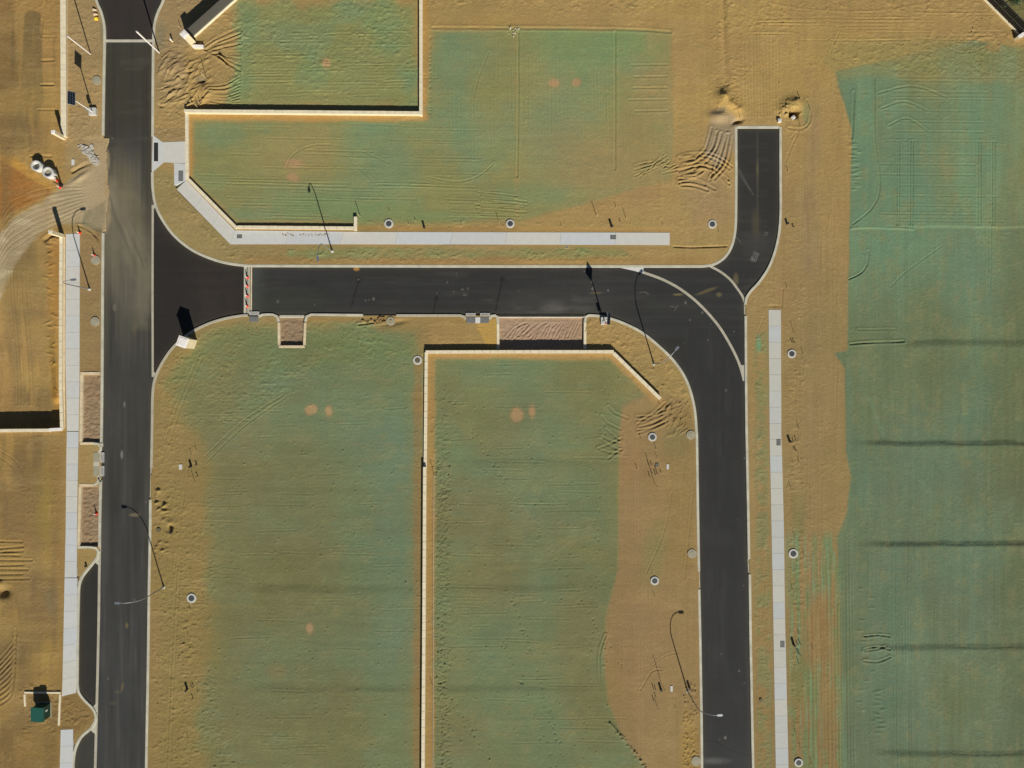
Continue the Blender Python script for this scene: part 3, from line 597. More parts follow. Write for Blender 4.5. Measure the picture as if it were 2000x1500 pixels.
# dirt piles
bump(1413, 190, 11, 13, 1.0, 0, 1.5); bump(1426, 206, 13, 12, 0.55, 0, 1.5); bump(1442, 214, 9, 9, 0.35, 0, 1.5); rough(ell(1420, 205, 30, 34, .5, .2), .5); bump(1405, 228, 18, 9, 0.5); bump(1440, 238, 9, 4.5, -0.9, -25); bump(1512, 599, 13, 2.5, -0.3); bump(131, 1420, 12, 2.5, -0.25)
bump(1541, 207, 20, 13, 0.5, 0, 1.6); bump(1556, 200, 10, 8, 0.3, 0, 1.5); bump(1528, 216, 10, 6, 0.25)
for k in range(30): bump(rnd.uniform(1520, 1566), rnd.uniform(192, 226), 2.2, 1.8, rnd.uniform(.08, .22)); bump(rnd.uniform(1400, 1445), rnd.uniform(188, 226), 2.0, 1.8, rnd.uniform(.04, .12)); bump(1550, 222, 5, 5, -0.4)
rut([(1576, 195), (1583, 215), (1580, 240), (1565, 252), (1540, 250)], 1.8, 0.05, 0.10)
for k in range(110): bump(rnd.uniform(312, 408), rnd.uniform(105, 208), rnd.uniform(5, 15), rnd.uniform(1.0, 2.0), rnd.uniform(0.06, 0.2), -38 + rnd.uniform(-26, 26))
bump(400, 178, 22, 12, .3); bump(345, 130, 26, 14, .25)
for k in range(30):
    a = rnd.uniform(0, 1); rut([(395 + a * 40, 95 + a * 20), (420 + a * 30, 75 + a * 60), (470, 50 + a * 110)], 1.5, 0.07, 0.06)
for k in range(12): rut([(400, 170 + k * 3), (440, 168 + k * 4 + rnd.uniform(-3, 3)), (468, 150 + k * 6)], 1.4, 0.10, 0.08)
bump(368, 140, 4, 3, -.4); bump(355, 152, 4, 3, -.4); bump(395, 158, 6, 4, -.5); bump(314, 207, 5, 2.5, -0.3, 20)
bump(333, 1031, 4, 6, -0.6); bump(333, 1020, 9, 6, 0.25); bump(770, 630, 22, 5, -0.2, -10); rut([(700, 634), (750, 627)], 1.8, .12, .1); rut([(750, 622), (768, 618)], 2, .2, 0.0)
for k in range(26): bump(rnd.uniform(300, 330), rnd.uniform(915, 1090), rnd.uniform(3, 6), 2, rnd.uniform(0.1, 0.22), rnd.uniform(-40, 20))
for k in range(40): bump(rnd.uniform(345, 375), rnd.uniform(1145, 1290), 2.5, 1.2, 0.1, rnd.uniform(-30, 30))
bump(4, 1157, 14, 10, -0.8); bump(-4, 1140, 8, 5, 0.5)
for k in range(9): rut([(-10, 1060 + k * 9 + rnd.uniform(-3, 3)), (50 + rnd.uniform(-10, 14), 1058 + k * 9)], 1.6, 0.10, 0.07)
for k in range(10): rut([(-10, 1380 - k * 9), (20 + k, 1360 - k * 12), (30, 1310 - k * 9)], 1.8, 0.08, 0.07)
rut([(0, 880), (35, 905), (60, 960), (66, 1000)], 1.5, 0.06, 0.05); rut([(0, 893), (28, 915), (48, 960), (56, 1000)], 1.5, 0.06, 0.05)
for k in range(9): rut([(-60, 690 - k * 3 + 0), (0, 520 - k * 11), (50, 470 - k * 11), (110, 438 - k * 9), (160, 412 - k * 6)], 1.4, 0.025, 0.03)
for k in range(30): rut([(-60 + 0, 600 - k * 4), (20, 490 - k * 3.4), (70, 450 - k * 2.6), (120, 425 - k * 2.2), (175, 395 - k * 2)], 0.9, rnd.uniform(0, .02), 0.02)
for k in range(5): rut([(150 + k * 4, 440), (176 + k * 3, 452 + k), (196, 470 + k * 5)], 1.4, 0.10, 0.07)
rut([(60, 305), (100, 305)], 1.8, 0.16, 0.04); rut([(142, 335), (165, 322), (178, 318)], 3, 0.3, 0.05); bump(160, 345, 22, 5, 0.25, -35)
rut([(82, 40), (80, 70)], 2, .12, .05); rut([(82, 118), (104, 117)], 1.8, 0.2, 0.06); rut([(80, 165), (104, 165)], 1.8, 0.2, 0.06); rut([(74, 214), (106, 214)], 1.5, 0.12, 0.05); rut([(82, 72), (110, 72)], 1.5, 0.04, 0.06)
for k in range(30): bump(rnd.uniform(86, 112), rnd.uniform(450, 780), rnd.uniform(3, 8), 1.6, 0.12, rnd.uniform(-30, 20))
rut([(88, 468), (98, 461), (114, 460)], 3, 0.35, 0.1)
for x in (18, 24, 30, 40, 48): rut([(x, 530), (x + 4, 640), (x + 3, 790)], 1.3, 0.05, 0.05)
for k in range(22): rut([(975 + k * 7.4, 664 - rnd.uniform(0, 8)), (990 + k * 7.2, 640 + rnd.uniform(-8, 8)), (1010 + k * 6.2, 626)], 1.5, 0.09, 0.07)
for k in range(24): rut([(163, 735 + k * 2.2), (195, 735 + k * 2.2)], 0.9, 0.06, 0.04, False)
rut([(1308, 481), (1350, 483), (1420, 481)], 1.3, 0.28, 0.02); rut([(1528, 565), (1527, 600)], 1.5, 0.14, 0.04)
rut([(1545, 270), (1560, 255), (1540, 300), (1530, 330)], 1.5, 0.05, 0.05)
for k in range(300):                                   # dotted animal and boot prints
    a = rnd.random(); lane = rnd.choice([(855, 900, 870, 1560), (868, 760, 862, 1560), (1000, 1160, 1100, 1480), (880, 780, 1000, 960), (1180, 760, 1140, 1500), (1000, 950, 1210, 1300), (980, 1250, 1110, 1560), (860, 1330, 1000, 1560)])
    bump(lane[0] + a * (lane[2] - lane[0]) + rnd.uniform(-6, 6), lane[1] + a * (lane[3] - lane[1]) + rnd.uniform(-6, 6), 1.3, 1.1, -0.13)
for k in range(360):
    bump(rnd.uniform(850, 880), rnd.uniform(880, 1560), 1.4, 1.1, rnd.choice([-.12, .1]))
for k in range(500): bump(rnd.uniform(300, 1200), rnd.uniform(760, 1500), 1.4, 1.2, rnd.uniform(0.05, 0.14))
for k in range(20): bump(840, 70 + k * 8 + rnd.uniform(-3, 3), 1.3, 1.3, -0.15)
for k in range(120): bump(rnd.uniform(1335, 1364), rnd.uniform(1330, 1560), 1.6, 1.6, 0.12)

# flatten towards kerbs, pavements and walls, then sink below hard surfaces
hard = np.maximum(s_road, s_walk)
near = ss(3, 12, -hard); Z = Z * near + 0.0 * (1 - near)
gap = (GY > 268) & (GY < 452) & (GX < 240)             # haul road spills over the missing kerb
crumb = 9 + 5 * vnoise(26, 26, 77) + 2.5 * nz_c
over = gap & (s_road < crumb)
gapw = ss(262, 274, GY) * (1 - ss(444, 456, GY)) * ss(150, 195, GX) * (1 - ss(230, 245, GX))
Z = Z * (1 - gapw) + (-0.105 + 0.012 * nz_d) * gapw
sink = (s_road > 0.6) & ~over
Z[sink] = -0.6
s_w2 = s_walk > 1.4
Z[s_w2] = -0.3
for p, d in ((PIT1, 0.42), (PIT2, 0.45), (PLANT1, 0.36), (PLANT2, 0.36)):
    q = sdf(p, 12) > 0.0; zr = 0.02 * nz_b + (ROUGH * 0.09 + 0.02) * cl + 0.10 * ROUGH * cl2; Z[q] = -d + zr[q]
for k in range(22):                                   # furrows in the open bays after the levelling
    rut([(985 + k * 6.5, 664 - rnd.uniform(0, 8)), (1000 + k * 6, 645 + rnd.uniform(-8, 8)), (1020 + k * 5.4, 630)], 1.4, 0.06, 0.05)
# excavated lot in the west
pit_x = 1 - ss(103, 114, GX + 2 * nz_c); pit_y = ss(610, 800, GY)
bank = ss(86, 112, GX) * (1 - ss(775, 792, GY + 3 * nz_c))
cut = (GY < 839) & (GX < 117)
Z = np.where(cut, Z - 1.4 * ss(560, 775, GY) * (1 - bank * 0.85), Z)
east = (GX >= 117) & (GX < 128) & (GY > 456) & (GY < 845)
Z[east] = -0.05

paint = np.concatenate([np.clip(COLR, 0.01, 0.9), np.clip(0.35 + 0.65 * ROUGH, 0, 1)[..., None]], -1).astype(np.float32)
# the crossing carries pale dust
dm = (gapw * (0.5 + 0.5 * ss(-0.3, 0.3, nz_c)))[..., None]
paint[..., :3] = paint[..., :3] * (1 - 0.8 * dm) + np.array(lin(178, 156, 120), np.float32) * 0.8 * dm

def grid_object(name, xs, ys, z, colr, m, keep=None):
    ny, nx = z.shape
    wx = ((np.array(xs) - 1000) * S).astype(np.float32); wy = ((750 - np.array(ys)) * S).astype(np.float32)
    co = np.empty((ny, nx, 3), np.float32); co[..., 0] = wx[None, :]; co[..., 1] = wy[:, None]; co[..., 2] = z
    idx = np.arange(ny * nx).reshape(ny, nx)
    f = np.stack([idx[1:, :-1], idx[1:, 1:], idx[:-1, 1:], idx[:-1, :-1]], -1)
    if keep is not None:
        kf = keep[1:, :-1] | keep[1:, 1:] | keep[:-1, 1:] | keep[:-1, :-1]; f = f[kf]
        used = np.unique(f); rem = np.full(ny * nx, -1, np.int64); rem[used] = np.arange(len(used))
        f = rem[f]; co = co.reshape(-1, 3)[used]; colr = colr.reshape(-1, 4)[used]
    else:
        co = co.reshape(-1, 3); colr = colr.reshape(-1, 4)
    f = f.reshape(-1, 4); me = bpy.data.meshes.new(name)
    me.vertices.add(len(co)); me.vertices.foreach_set('co', co.ravel())
    me.loops.add(f.size); me.loops.foreach_set('vertex_index', f.ravel().astype(np.int32))
    me.polygons.add(len(f)); me.polygons.foreach_set('loop_start', np.arange(0, f.size, 4, dtype=np.int32))
    me.update(calc_edges=True); me.validate()
    me.polygons.foreach_set('use_smooth', np.ones(len(f), bool))
    at = me.color_attributes.new('paint', 'FLOAT_COLOR', 'POINT'); at.data.foreach_set('color', np.ascontiguousarray(colr, np.float32).ravel())
    me.materials.append(m); o = bpy.data.objects.new(name, me); col.objects.link(o)
    return tag(o, kind='structure')

soil = paint_mat('soil', 0.95, 3.0, 0.14, 4.2, 0.085, 0.1)
grid_object('ground', gx, gy, Z, paint, soil)

# ------------------------------------------------------------------ ROAD surface
RC = np.zeros(GX.shape + (3,), np.float32)
def rb(m, rgb, k=1.0):
    mm = (np.clip(m, 0, 1) * k)[..., None].astype(np.float32); RC[:] = RC * (1 - mm) + np.array(lin(*rgb), np.float32) * mm
RC[:] = lin(50, 50, 47)
main = (GX < 299)
rb(main * 1.0, (64, 63, 58)); rb(main * ss(900, 1300, GY), (62, 62, 60), 1)
rb(main * (1 - ss(74, 84, GY)), (54, 48, 44)); rb(main * ss(84, 90, GY) * (1 - ss(200, 330, GY)), (62, 58, 46), 0.8)
dust = ss(270, 370, GY) * (1 - ss(520, 760, GY)) * (0.55 + 0.5 * st_v) * main
rb(dust, (108, 103, 86), 0.9); rb(main * ss(.05, .5, st_v) * ss(600, 900, GY), (78, 77, 72), .5); rb(main * ss(.05, .5, -st_v), (52, 52, 46), .45)
rb(poly_mask([(206, 350), (240, 352), (282, 410), (294, 520), (290, 640), (262, 640), (262, 520), (240, 430), (206, 400)], 12, 12), (112, 107, 88), .8); rb(poly_mask([(204, 345), (226, 352), (250, 385), (240, 420), (214, 448), (204, 455)], 10, 10), (150, 136, 108), .6); rb(main * ss(.1, .4, fbm(60, 14, 3, 201, X=GX * .8 + GY * .6)) * ss(80, 120, GY) * (1 - ss(300, 420, GY)), (76, 74, 64), .4)
rb(ell(225, 430, 28, 110, 0.7, 0.4), (132, 122, 98), 0.6); rb(ell(250, 450, 40, 120, 0.8, 0.4), (96, 92, 80), 0.5)
rb(ell(252, 400, 24, 70, 0.8, 0.5, -12), (110, 100, 72), 0.5); rb(ell(290, 380, 8, 120, 0.8, 0.2), (58, 54, 46), 0.5)
rb(poly_mask([(200, 266), (212, 300), (208, 352), (214, 380), (216, 430), (206, 455), (200, 455)], 4, 5), (160, 142, 108), 0.9)
app = poly_mask([(299, 380), (299, 745), (330, 700), (400, 640), (478, 620), (478, 515), (420, 508), (340, 462)], 1.5, 0)
app = ((GX > 299) & (GX < 478) & (GY > 395) & (GY < 760)).astype(np.float32)
rb(app, (47, 42, 38)); rb(app * ss(0, .6, nz_b), (56, 50, 46), 0.5)
ew = ((GX >= 478) & (GX < 1500) & (GY < 660)).astype(np.float32)
rb(ew, (52, 52, 50)); rb(ew * ss(560, 610, GY) * ss(900, 1010, GX) * (1 - ss(1150, 1260, GX)), (74, 72, 68), 0.55)
rb(ew * (1 - ss(490, 530, GX)), (80, 84, 78), 0.7); rb(ew * ss(-.1, .5, st_h) , (60, 60, 58), 0.4); rb(ew * ell(560, 590, 70, 20, .8, .5), (62, 64, 54), .6)
rt = ((GX > 1340) & (GY > 640)).astype(np.float32); rb(rt, (50, 50, 49)); rb(rt * ss(1400, 1500, GY), (60, 62, 60), 0.5)
stub = ((GX > 1436) & (GY < 470)).astype(np.float32); rb(stub, (52, 51, 48)); rb(stub * ell(1480, 340, 1.6, 90, .9, .6), (92, 88, 68), 0.6); rb(stub * ell(1480, 330, 2.2, 14, .9, .4), (104, 100, 72), 0.6); rb(stub * ell(1476, 435, 7, 22, .95, .5), (98, 90, 62), 0.5)
rb(ell(1480, 478, 30, 24, .95, .9), (84, 82, 76), 0.4)
c_, q_ = math.cos(R(25)), math.sin(R(25)); u_ = (GX - 1474.5) * c_ + (GY - 502) * q_; v_ = -(GX - 1474.5) * q_ + (GY - 502) * c_
rb(((abs(u_) < 6) & (abs(v_) < 10)) * (0.55 + 0.45 * np.sign(np.sin(u_ * 2.1) + .2) * np.sign(np.sin(v_ * 1.7) + .2)), (150, 148, 142), .5)
for p_ in ([(1484, 455), (1490, 458), (1497, 459), (1500, 455), (1494, 453)], [(1477, 483), (1481, 478), (1484, 477)], [(1436, 462), (1444, 468), (1448, 476)], [(1250, 571), (1260, 570), (1268, 575)], [(1310, 598), (1320, 600), (1325, 596), (1318, 606)]):
    rb((1 - ss(.3, 1.5, line_dist(p_, 4) + nz_d * .8 + .4)) * ss(-.4, .3, nz_c), (150, 147, 138), .55)
rb(ell(1392, 1487, 26, 5, .95, .6), (130, 128, 122), .45); rb(1 - ss(.4, 1.6, line_dist(smooth_line([(1378, 1447), (1400, 1450), (1418, 1462), (1450, 1474), (1470, 1476)]), 4)), (40, 40, 38), .6)
rb(ell(1310, 600, 60, 10, .95, .9), (66, 66, 62), .4); rb(rt * ell(1400, 1050, 40, 14, .95, .9, 15), (60, 60, 60), .5); rb(ell(1100, 575, 90, 18, .95, .9), (60, 60, 57), .4)
rb(ell(1381, 568, 18, 2.4, .6, .9, -20), (124, 112, 70), 0.6); rb(ell(1438, 545, 4, 10, .6, .9), (118, 108, 72), 0.6); rb(ell(1405, 575, 4, 3.4, .6, .8), (124, 112, 76), 0.6)
rb(ell(1325, 575, 9, 2, .4, .5), (138, 124, 80), 0.6); rb(ell(1165, 572, 14, 2, .4, .5), (120, 108, 70), 0.5); rb(ell(696, 525, 6, 4, .3, .4), (190, 140, 70), 0.9)
rb(ell(1080, 600, 22, 12, .9, .6), (110, 106, 98), .5); rb(ell(262, 1006, 10, 3.5, .4, .5), (140, 124, 96), 0.6)
rb(ell(237, 888, 2.4, 8, .5, .3), (150, 150, 140), .6); rb(ell(242, 790, 2, 5, .5, .3), (130, 130, 122), .6); rb(ell(247, 1222, 2.5, 5, .5, .3), (130, 114, 66), .6)
rb(ell(238, 1342, 3, 11, .4, .5, 12), (110, 98, 66), .6); rb(ell(228, 1352, 6, 2.5, .4, .5), (100, 92, 66), .5); rb(ell(220, 1374, 7, 4, .5, .5), (90, 84, 66), .5)
rb(ell(223, 600, 3.4, 8, .4, .6), (120, 112, 100), .6); rb(ell(267, 490, 5, 12, .6, .5), (106, 98, 66), .5); rb(ell(262, 640, 2, 18, .6, .5), (100, 92, 66), .5)
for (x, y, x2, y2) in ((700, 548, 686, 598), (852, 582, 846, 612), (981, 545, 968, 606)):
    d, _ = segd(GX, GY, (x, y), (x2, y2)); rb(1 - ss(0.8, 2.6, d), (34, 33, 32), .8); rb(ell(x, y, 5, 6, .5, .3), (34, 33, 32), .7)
for (a, b) in (((1442, 334), (1466, 372)), ((1444, 330), (1472, 380))):
    d, _ = segd(GX, GY, a, b); rb(1 - ss(0.5, 1.8, d), (96, 94, 86), .6)
bay = poly_mask([(189, 1092), (192, 1105), (190, 1390), (178, 1378), (156, 1352), (152, 1330), (154, 1150), (164, 1126)], 1.5, 0)
rb(bay, (48, 46, 41)); rb(((GX < 188) & (GY > 1415)).astype(np.float32), (58, 57, 50))
for k in range(46):
    q = rnd.choice([(500, 1240, 525, 610), (1200, 1450, 560, 700), (1372, 1460, 760, 1500), (206, 292, 90, 1500), (500, 1200, 525, 610)])
    x = rnd.uniform(q[0], q[1]); y = rnd.uniform(q[2], q[3]); rr = rnd.uniform(0.9, 2.4)
    s = sl(x - 9, y - 9, x + 9, y + 9); d = np.hypot((GX[s] - x) / rr, (GY[s] - y) / (rr * rnd.uniform(.6, 1.6))) + nz_d[s] * .6
    mm = ((1 - ss(.5, 1.3, d)) * rnd.uniform(.15, .45))[..., None]; RC[s] = RC[s] * (1 - mm) + np.array(lin(165, 162, 148), np.float32) * mm
plume = np.exp(-((GX - (214 + 66 * ss(350, 560, GY))) / (16 + 16 * ss(360, 500, GY))) ** 2) * ss(335, 375, GY) * (1 - ss(470, 640, GY)) * (GX < 296)
rb(plume * (.65 + .6 * fbm(14, 50, 3, 301, X=GX - 66 * ss(350, 560, GY))), (136, 127, 104), .75)
rb(plume * ss(.1, .5, fbm(5, 70, 2, 303, X=GX - 66 * ss(350, 560, GY))), (84, 80, 68), .5)
rb(np.clip(ell(1085, 597, 70, 17, .95, 1.4), 0, 1) * ss(-.2, .4, fbm(30, 8, 3, 305)), (112, 109, 101), .5)
rb(ew * ss(.15, .5, fbm(70, 10, 4, 307, .6)), (70, 69, 64), .35); rb(rt * ss(.15, .5, fbm(12, 70, 4, 309, .6)), (62, 62, 60), .35)
RC *= np.where(main > 0, 0.94, 0.87)[..., None]
RC *= (1 + 0.12 * nz_b + 0.07 * nz_c + 0.05 * nz_d + 0.12 * np.where(main | (GY > 660), st_v, st_h) + 0.05 * nz_a)[..., None]
edge_d = np.exp(-np.maximum(s_road - 2.5, 0) / 4.0)[..., None]
RC = RC * (1 - 0.30 * edge_d) + np.array(lin(96, 88, 64), np.float32) * 0.30 * edge_d
RP_ = np.concatenate([np.clip(RC, 0.008, 0.9), np.full(GX.shape + (1,), 0.5, np.float32)], -1)
RZ = np.full(GX.shape, ROADZ, np.float32) + 0.006 * nz_b
asph = paint_mat('asphalt', 0.88, 9.0, 0.10, 30.0, 0.012, 0.35)
core = np.zeros(GX.shape, bool); core[:, :] = (GX > -120) & (GX < 2120) & (GY > -200) & (GY < 1700)
grid_object('road', gx, gy, RZ, RP_, asph, keep=(s_road > -0.5) & core)

# ------------------------------------------------------------------ kerbs, ribbons and pavements
def strip_mesh(pts, w, z0, z1, bev=0.03, joint=3.2):
    bm = bmesh.new(); pw = [P(x, y) for x, y in pts]
    acc = 0.0; run = [pw[0]]; runs = []
    for a, b in zip(pw, pw[1:]):
        L = (b - a).length; t = 0.0
        if L < 1e-6: continue
        while acc + (L - t) >= joint:
            t += joint - acc; q = a + (b - a) * (t / L); run.append(q); runs.append(run)
            d = (b - a).normalized(); run = [q + d * 0.018]; acc = 0.0
        acc += L - t; run.append(b)
    if len(run) > 1: runs.append(run)
    for run in runs:
        r2 = [run[0]]
        for q in run[1:]:
            if (q - r2[-1]).length > 0.02: r2.append(q)
        if len(r2) < 2: continue
        rings = []
        for i, p in enumerate(r2):
            d = (r2[min(i+1, len(r2)-1)] - r2[max(i-1, 0)]).normalized(); n = Vector((-d.y, d.x, 0)); h = w / 2
            rings.append([bm.verts.new((p.x + n.x*s, p.y + n.y*s, z)) for s, z in ((-h, z0), (-h, z1 - bev), (-h + bev, z1), (h - bev, z1), (h, z1 - bev), (h, z0))])
        for a, b in zip(rings, rings[1:]):
            for k in range(5): bm.faces.new((a[k], a[k+1], b[k+1], b[k]))
        bm.faces.new(rings[0]); bm.faces.new(rings[-1][::-1])
    return bm

def kerb(pts, m='kerb', w=0.40, z1=0.03, z0=-0.45):
    return tag(obj('kerb', strip_mesh(pts, w, z0, z1), M[m]), kind='structure')

for p, m in ((K_WEST_TOP, 'kerb'), (K_WEST, 'kerb'), (K_WEST_2, 'kerb'), (K_EAST_TOP, 'kerb'), (K_NE, 'kerb'), (K_SW, 'kerb'), (K_SW2, 'ribbon'), (K_S1, 'kerb'), (K_S2, 'kerb'), (K_S3, 'ribbon'), (K_S4, 'kerb'), (K_S5, 'kerb'), (K_S6, 'kerb'), (K_E1, 'kerb'), (K_E2, 'kerb'), (K_E3, 'kerb'), (BAYK, 'kerb')):
    kerb(p, m)
kerb([(198, 864), (199, 872)] , 'kerb', 0.4); kerb([(192.5, 932), (197, 941)], 'kerb', 0.4)
# dropped lengths where driveways will cross
for p in ([(294, 976), (295.5, 914)], [(709, 616), (774, 616.5)], [(1365, 1116), (1365.5, 1151)], [(1456, 595), (1456.5, 617)], [(1463, 1092), (1464.5, 1122)], [(298, 266), (297.5, 336)]):
    kerb(p, 'ribbon', 0.42, -0.115)
def ribbon(pts, w=0.36, z1=ROADZ + 0.02, m='ribbon'):
    return tag(obj('concrete_ribbon', strip_mesh(pts, w, -0.4, z1, 0.01, 3.0), M[m]), kind='structure')
ribbon(RIB_WEST, 0.40, m='ribbon'); ribbon(RIB_1, 0.40); ribbon(RIB_2, 0.36)
ribbon([(206, 79), (297, 79)], 0.42, m='kerb'); ribbon([(297.5, 400), (297, 560), (297.5, 736)], 0.34)
ribbon([(478.5, 521), (478, 613)], 0.42, m='kerb'); ribbon([(490.5, 522), (490, 607)], 0.20, m='kerbtan')
kerb([(1440, 248), (1522, 248)], 'kerb', 0.40); kerb([(546, 617.5), (594, 617.5)], 'kerb', 0.4, -0.02); kerb([(974, 617.5), (1141, 617.5)], 'kerb', 0.42, 0.0)
def slab_poly(name, pts, z0, z1, m):
    bm = bmesh.new(); prism(bm, [P(x, y)[:2] for x, y in pts], z0, z1); return tag(obj(name, bm, M[m]), kind='structure')
slab_poly('gutter_apron', [(483, 522), (488, 522), (488, 612), (482, 612)], -0.3, ROADZ + 0.012, 'ribbon')
slab_poly('gutter_apron', [(1213, 523), (1257, 523), (1257, 534), (1240, 529)], -0.3, ROADZ + 0.03, 'white')
slab_poly('gutter_apron', [(1446, 713), (1454, 713), (1455, 744), (1451, 744)], -0.3, ROADZ + 0.03, 'kerb')
slab_poly('gutter_apron', [(299, 370), (302, 400), (307, 404), (299.5, 407)], -0.3, ROADZ + 0.03, 'kerb')
slab_poly('gutter_apron', [(299.5, 727), (308, 730), (303, 738), (299, 760)], -0.3, ROADZ + 0.03, 'kerb')
slab_poly('gutter_apron', [(190, 1089), (193, 1082), (192, 1105), (184, 1098)], -0.3, ROADZ + 0.03, 'kerb')
slab_poly('gutter_apron', [(189, 1372), (190, 1392), (186, 1390), (180, 1382)], -0.3, ROADZ + 0.03, 'kerb')
slab_poly('gutter_apron', [(187.5, 1408), (187, 1436), (177, 1428)], -0.3, ROADZ + 0.03, 'kerb')
# low tan block borders of the planting bays
def border(pts, w=0.40, m='kerbtan', z1=0.05): return tag(obj('bay_border', strip_mesh(pts, w, -0.5, z1, 0.02, 1.3), M[m]), kind='structure')
border([(544.5, 630), (545, 674)]); border([(545, 677), (595, 677)]); border([(594.5, 674), (596, 630)])
border([(972.5, 632), (973, 681)], m='cap'); border([(1142.7, 681), (1142.7, 630)], m='cap')
border([(157.5, 729), (195, 729)]); border([(159.5, 732), (158, 863)], 0.45); border([(156.5, 866), (182, 866)], 0.38)
obj_k = kerb(smooth_line([(182, 866), (191, 867), (197, 872), (196, 879), (192, 885)]), 'kerb', 0.38)
kerb(smooth_line([(191, 929), (193, 936), (190, 944), (183, 947.5)]), 'kerb', 0.38)
border([(155, 947.5), (182, 947.5)], 0.38); border([(156.5, 950.5), (153.5, 1066)], 0.42)

def slabs(name, L, Rr, n, top=0.04, bot=-0.35, gap=0.025, seed=1, base=(200, 201, 196)):
    "pavement of n concrete panels between a left and a right edge line"
    def at(line, t):
        d = [0]
        for a, b in zip(line, line[1:]): d.append(d[-1] + math.hypot(b[0]-a[0], b[1]-a[1]))
        s = t * d[-1]
        for i in range(len(line) - 1):
            if s <= d[i+1] + 1e-9:
                k = (s - d[i]) / (d[i+1] - d[i]); return (line[i][0] + (line[i+1][0]-line[i][0])*k, line[i][1] + (line[i+1][1]-line[i][1])*k)
        return line[-1]
    bm = bmesh.new(); rs = random.Random(seed); lay = bm.verts.layers.float_color.new('paint')
    for i in range(n):
        t0, t1 = i / n, (i + 1) / n; sub = 3; tone = rs.uniform(0.97, 1.02); c = [k * tone for k in lin(*rs.choice([base, (base[0] - 2, base[1], base[2] + 4), (base[0] + 3, base[1], base[2] - 4)]))]
        g = gap / 2 / (S * max(1, math.hypot(at(L, t1)[0]-at(L, t0)[0], at(L, t1)[1]-at(L, t0)[1]))) * (t1 - t0) if n > 1 else 0
        a = [P(*at(L, t0 + g + (t1 - t0 - 2*g) * k / sub)) for k in range(sub + 1)]; b = [P(*at(Rr, t0 + g + (t1 - t0 - 2*g) * k / sub)) for k in range(sub + 1)]
        nv = len(bm.verts); prism(bm, [p[:2] for p in a] + [p[:2] for p in b[::-1]], bot, top)
        bm.verts.ensure_lookup_table()
        for v in bm.verts[nv:]: v[lay] = (*c, 0.35)
    return tag(obj(name, bm, conc), kind='structure')
conc = paint_mat('pavement_concrete', 0.85, 1.2, 0.06, 14.0, 0.01, 0.3)
slabs('pavement', [(459, 450), (700, 453), (1308, 454.5)], [(450, 477), (700, 477), (1308, 478.5)], 8, seed=2)
slabs('pavement', [(364, 352), (459, 450)], [(345, 369.5), (450, 477)], 3, seed=3)
slabs('pavement', [(363, 320), (364, 352)], [(340, 318), (340.5, 363)], 2, seed=4)
slabs('pavement', [(318, 278), (363, 276)], [(320, 317), (363, 319)], 1, seed=5)
slabs('pavement', [(299, 264), (318, 278)], [(297, 337), (320, 317)], 1, seed=6)
slabs('pavement', [(129, 457), (128, 700), (131, 842)], [(156, 456), (155.5, 745), (154, 842)], 12, seed=7)
slabs('pavement', [(131, 843), (130, 880), (128.5, 1040), (126.5, 1128)], [(154, 843), (152.5, 900), (151, 1000), (150, 1128)], 9, seed=8)
slabs('pavement', [(126.5, 1129), (123, 1300), (121.5, 1360)], [(151, 1129), (149, 1300), (149, 1353)], 7, seed=9)
slabs('pavement', [(119, 1425), (117, 1500), (116, 1620)], [(143, 1424), (142.5, 1480), (139, 1620)], 6, seed=10)
slabs('pavement', [(1501, 605), (1503, 850), (1507, 1050), (1509, 1150), (1515, 1500), (1518, 1620)], [(1525, 605), (1526, 850), (1531, 1030), (1533, 1200), (1540, 1500), (1542, 1620)], 32, seed=11, base=(190, 191, 184))

# ------------------------------------------------------------------ block walls
def wall(label, pts, h, group='low tan block walls round the lots', w=0.42, base=-0.6, capw=0.50, m='cap', step=1.28, parts=True):
    "pts: photo pixels of the cap centre line, unprojected at the cap's height"
    pw = [P(x, y, h) for x, y in pts]; root = empty('block_wall', (pw[0].x, pw[0].y, 0)); off = Vector((pw[0].x, pw[0].y, 0))
    tag(root, label, 'wall', group)
    bm = bmesh.new(); bc = bmesh.new(); rs = random.Random(int(abs(pts[0][0]) + abs(pts[0][1])))
    for i, (a, b) in enumerate(zip(pw, pw[1:])):
        L = (b - a).length; d = (b - a) / L
        obox(bm, (a - off)[:2], (b - off)[:2], w / 2 - 0.001 * i, base, h - 0.10 - 0.002 * i, w / 2 - 0.01)
        n = max(1, round(L / step)); e0 = capw / 2 if i == 0 or True else 0
        for k in range(n):
            p = a + d * (L * k / n + (0 if k else -capw / 2 * (i == 0) + capw / 2 * (i > 0)) + 0.022); q = a + d * (L * (k + 1) / n + (capw / 2 if k == n - 1 else 0) - 0.022)
            obox(bc, (p - off)[:2], (q - off)[:2], capw / 2 + rs.uniform(-.008, .008), h - 0.10, h + rs.uniform(-.006, .006))
    obj('wall_body', bm, M['block'], root); obj('cap_course', bc, M[m], root)
    return root
wall('long tan block wall with black shadow along the south side of the top green pad', [(362.5, 216.5), (600, 218.5), (819, 220.5)], 0.78)
wall('tan block wall running north from the corner of the top green pad', [(822, 221.5), (822, 100), (822, -60)], 0.76)
wall('low tan block wall west of the L-shaped green pad, bending diagonally beside the pavement', [(364.5, 222), (365.5, 348), (460, 443.5), (690, 445.5)], 0.38)
wall('short stub of tan block wall at the east end of the pad wall by the pavement', [(694, 447), (694, 426)], 0.5)
wall('tan block wall south of the open gravel bay, chamfered at its east end', [(834, 687.5), (1020, 687), (1196, 687), (1288, 777)], 0.68)
wall('straight tan block wall between the two centre lots, lower northern length', [(832.5, 691), (831.5, 800), (830.5, 911)], 0.52)
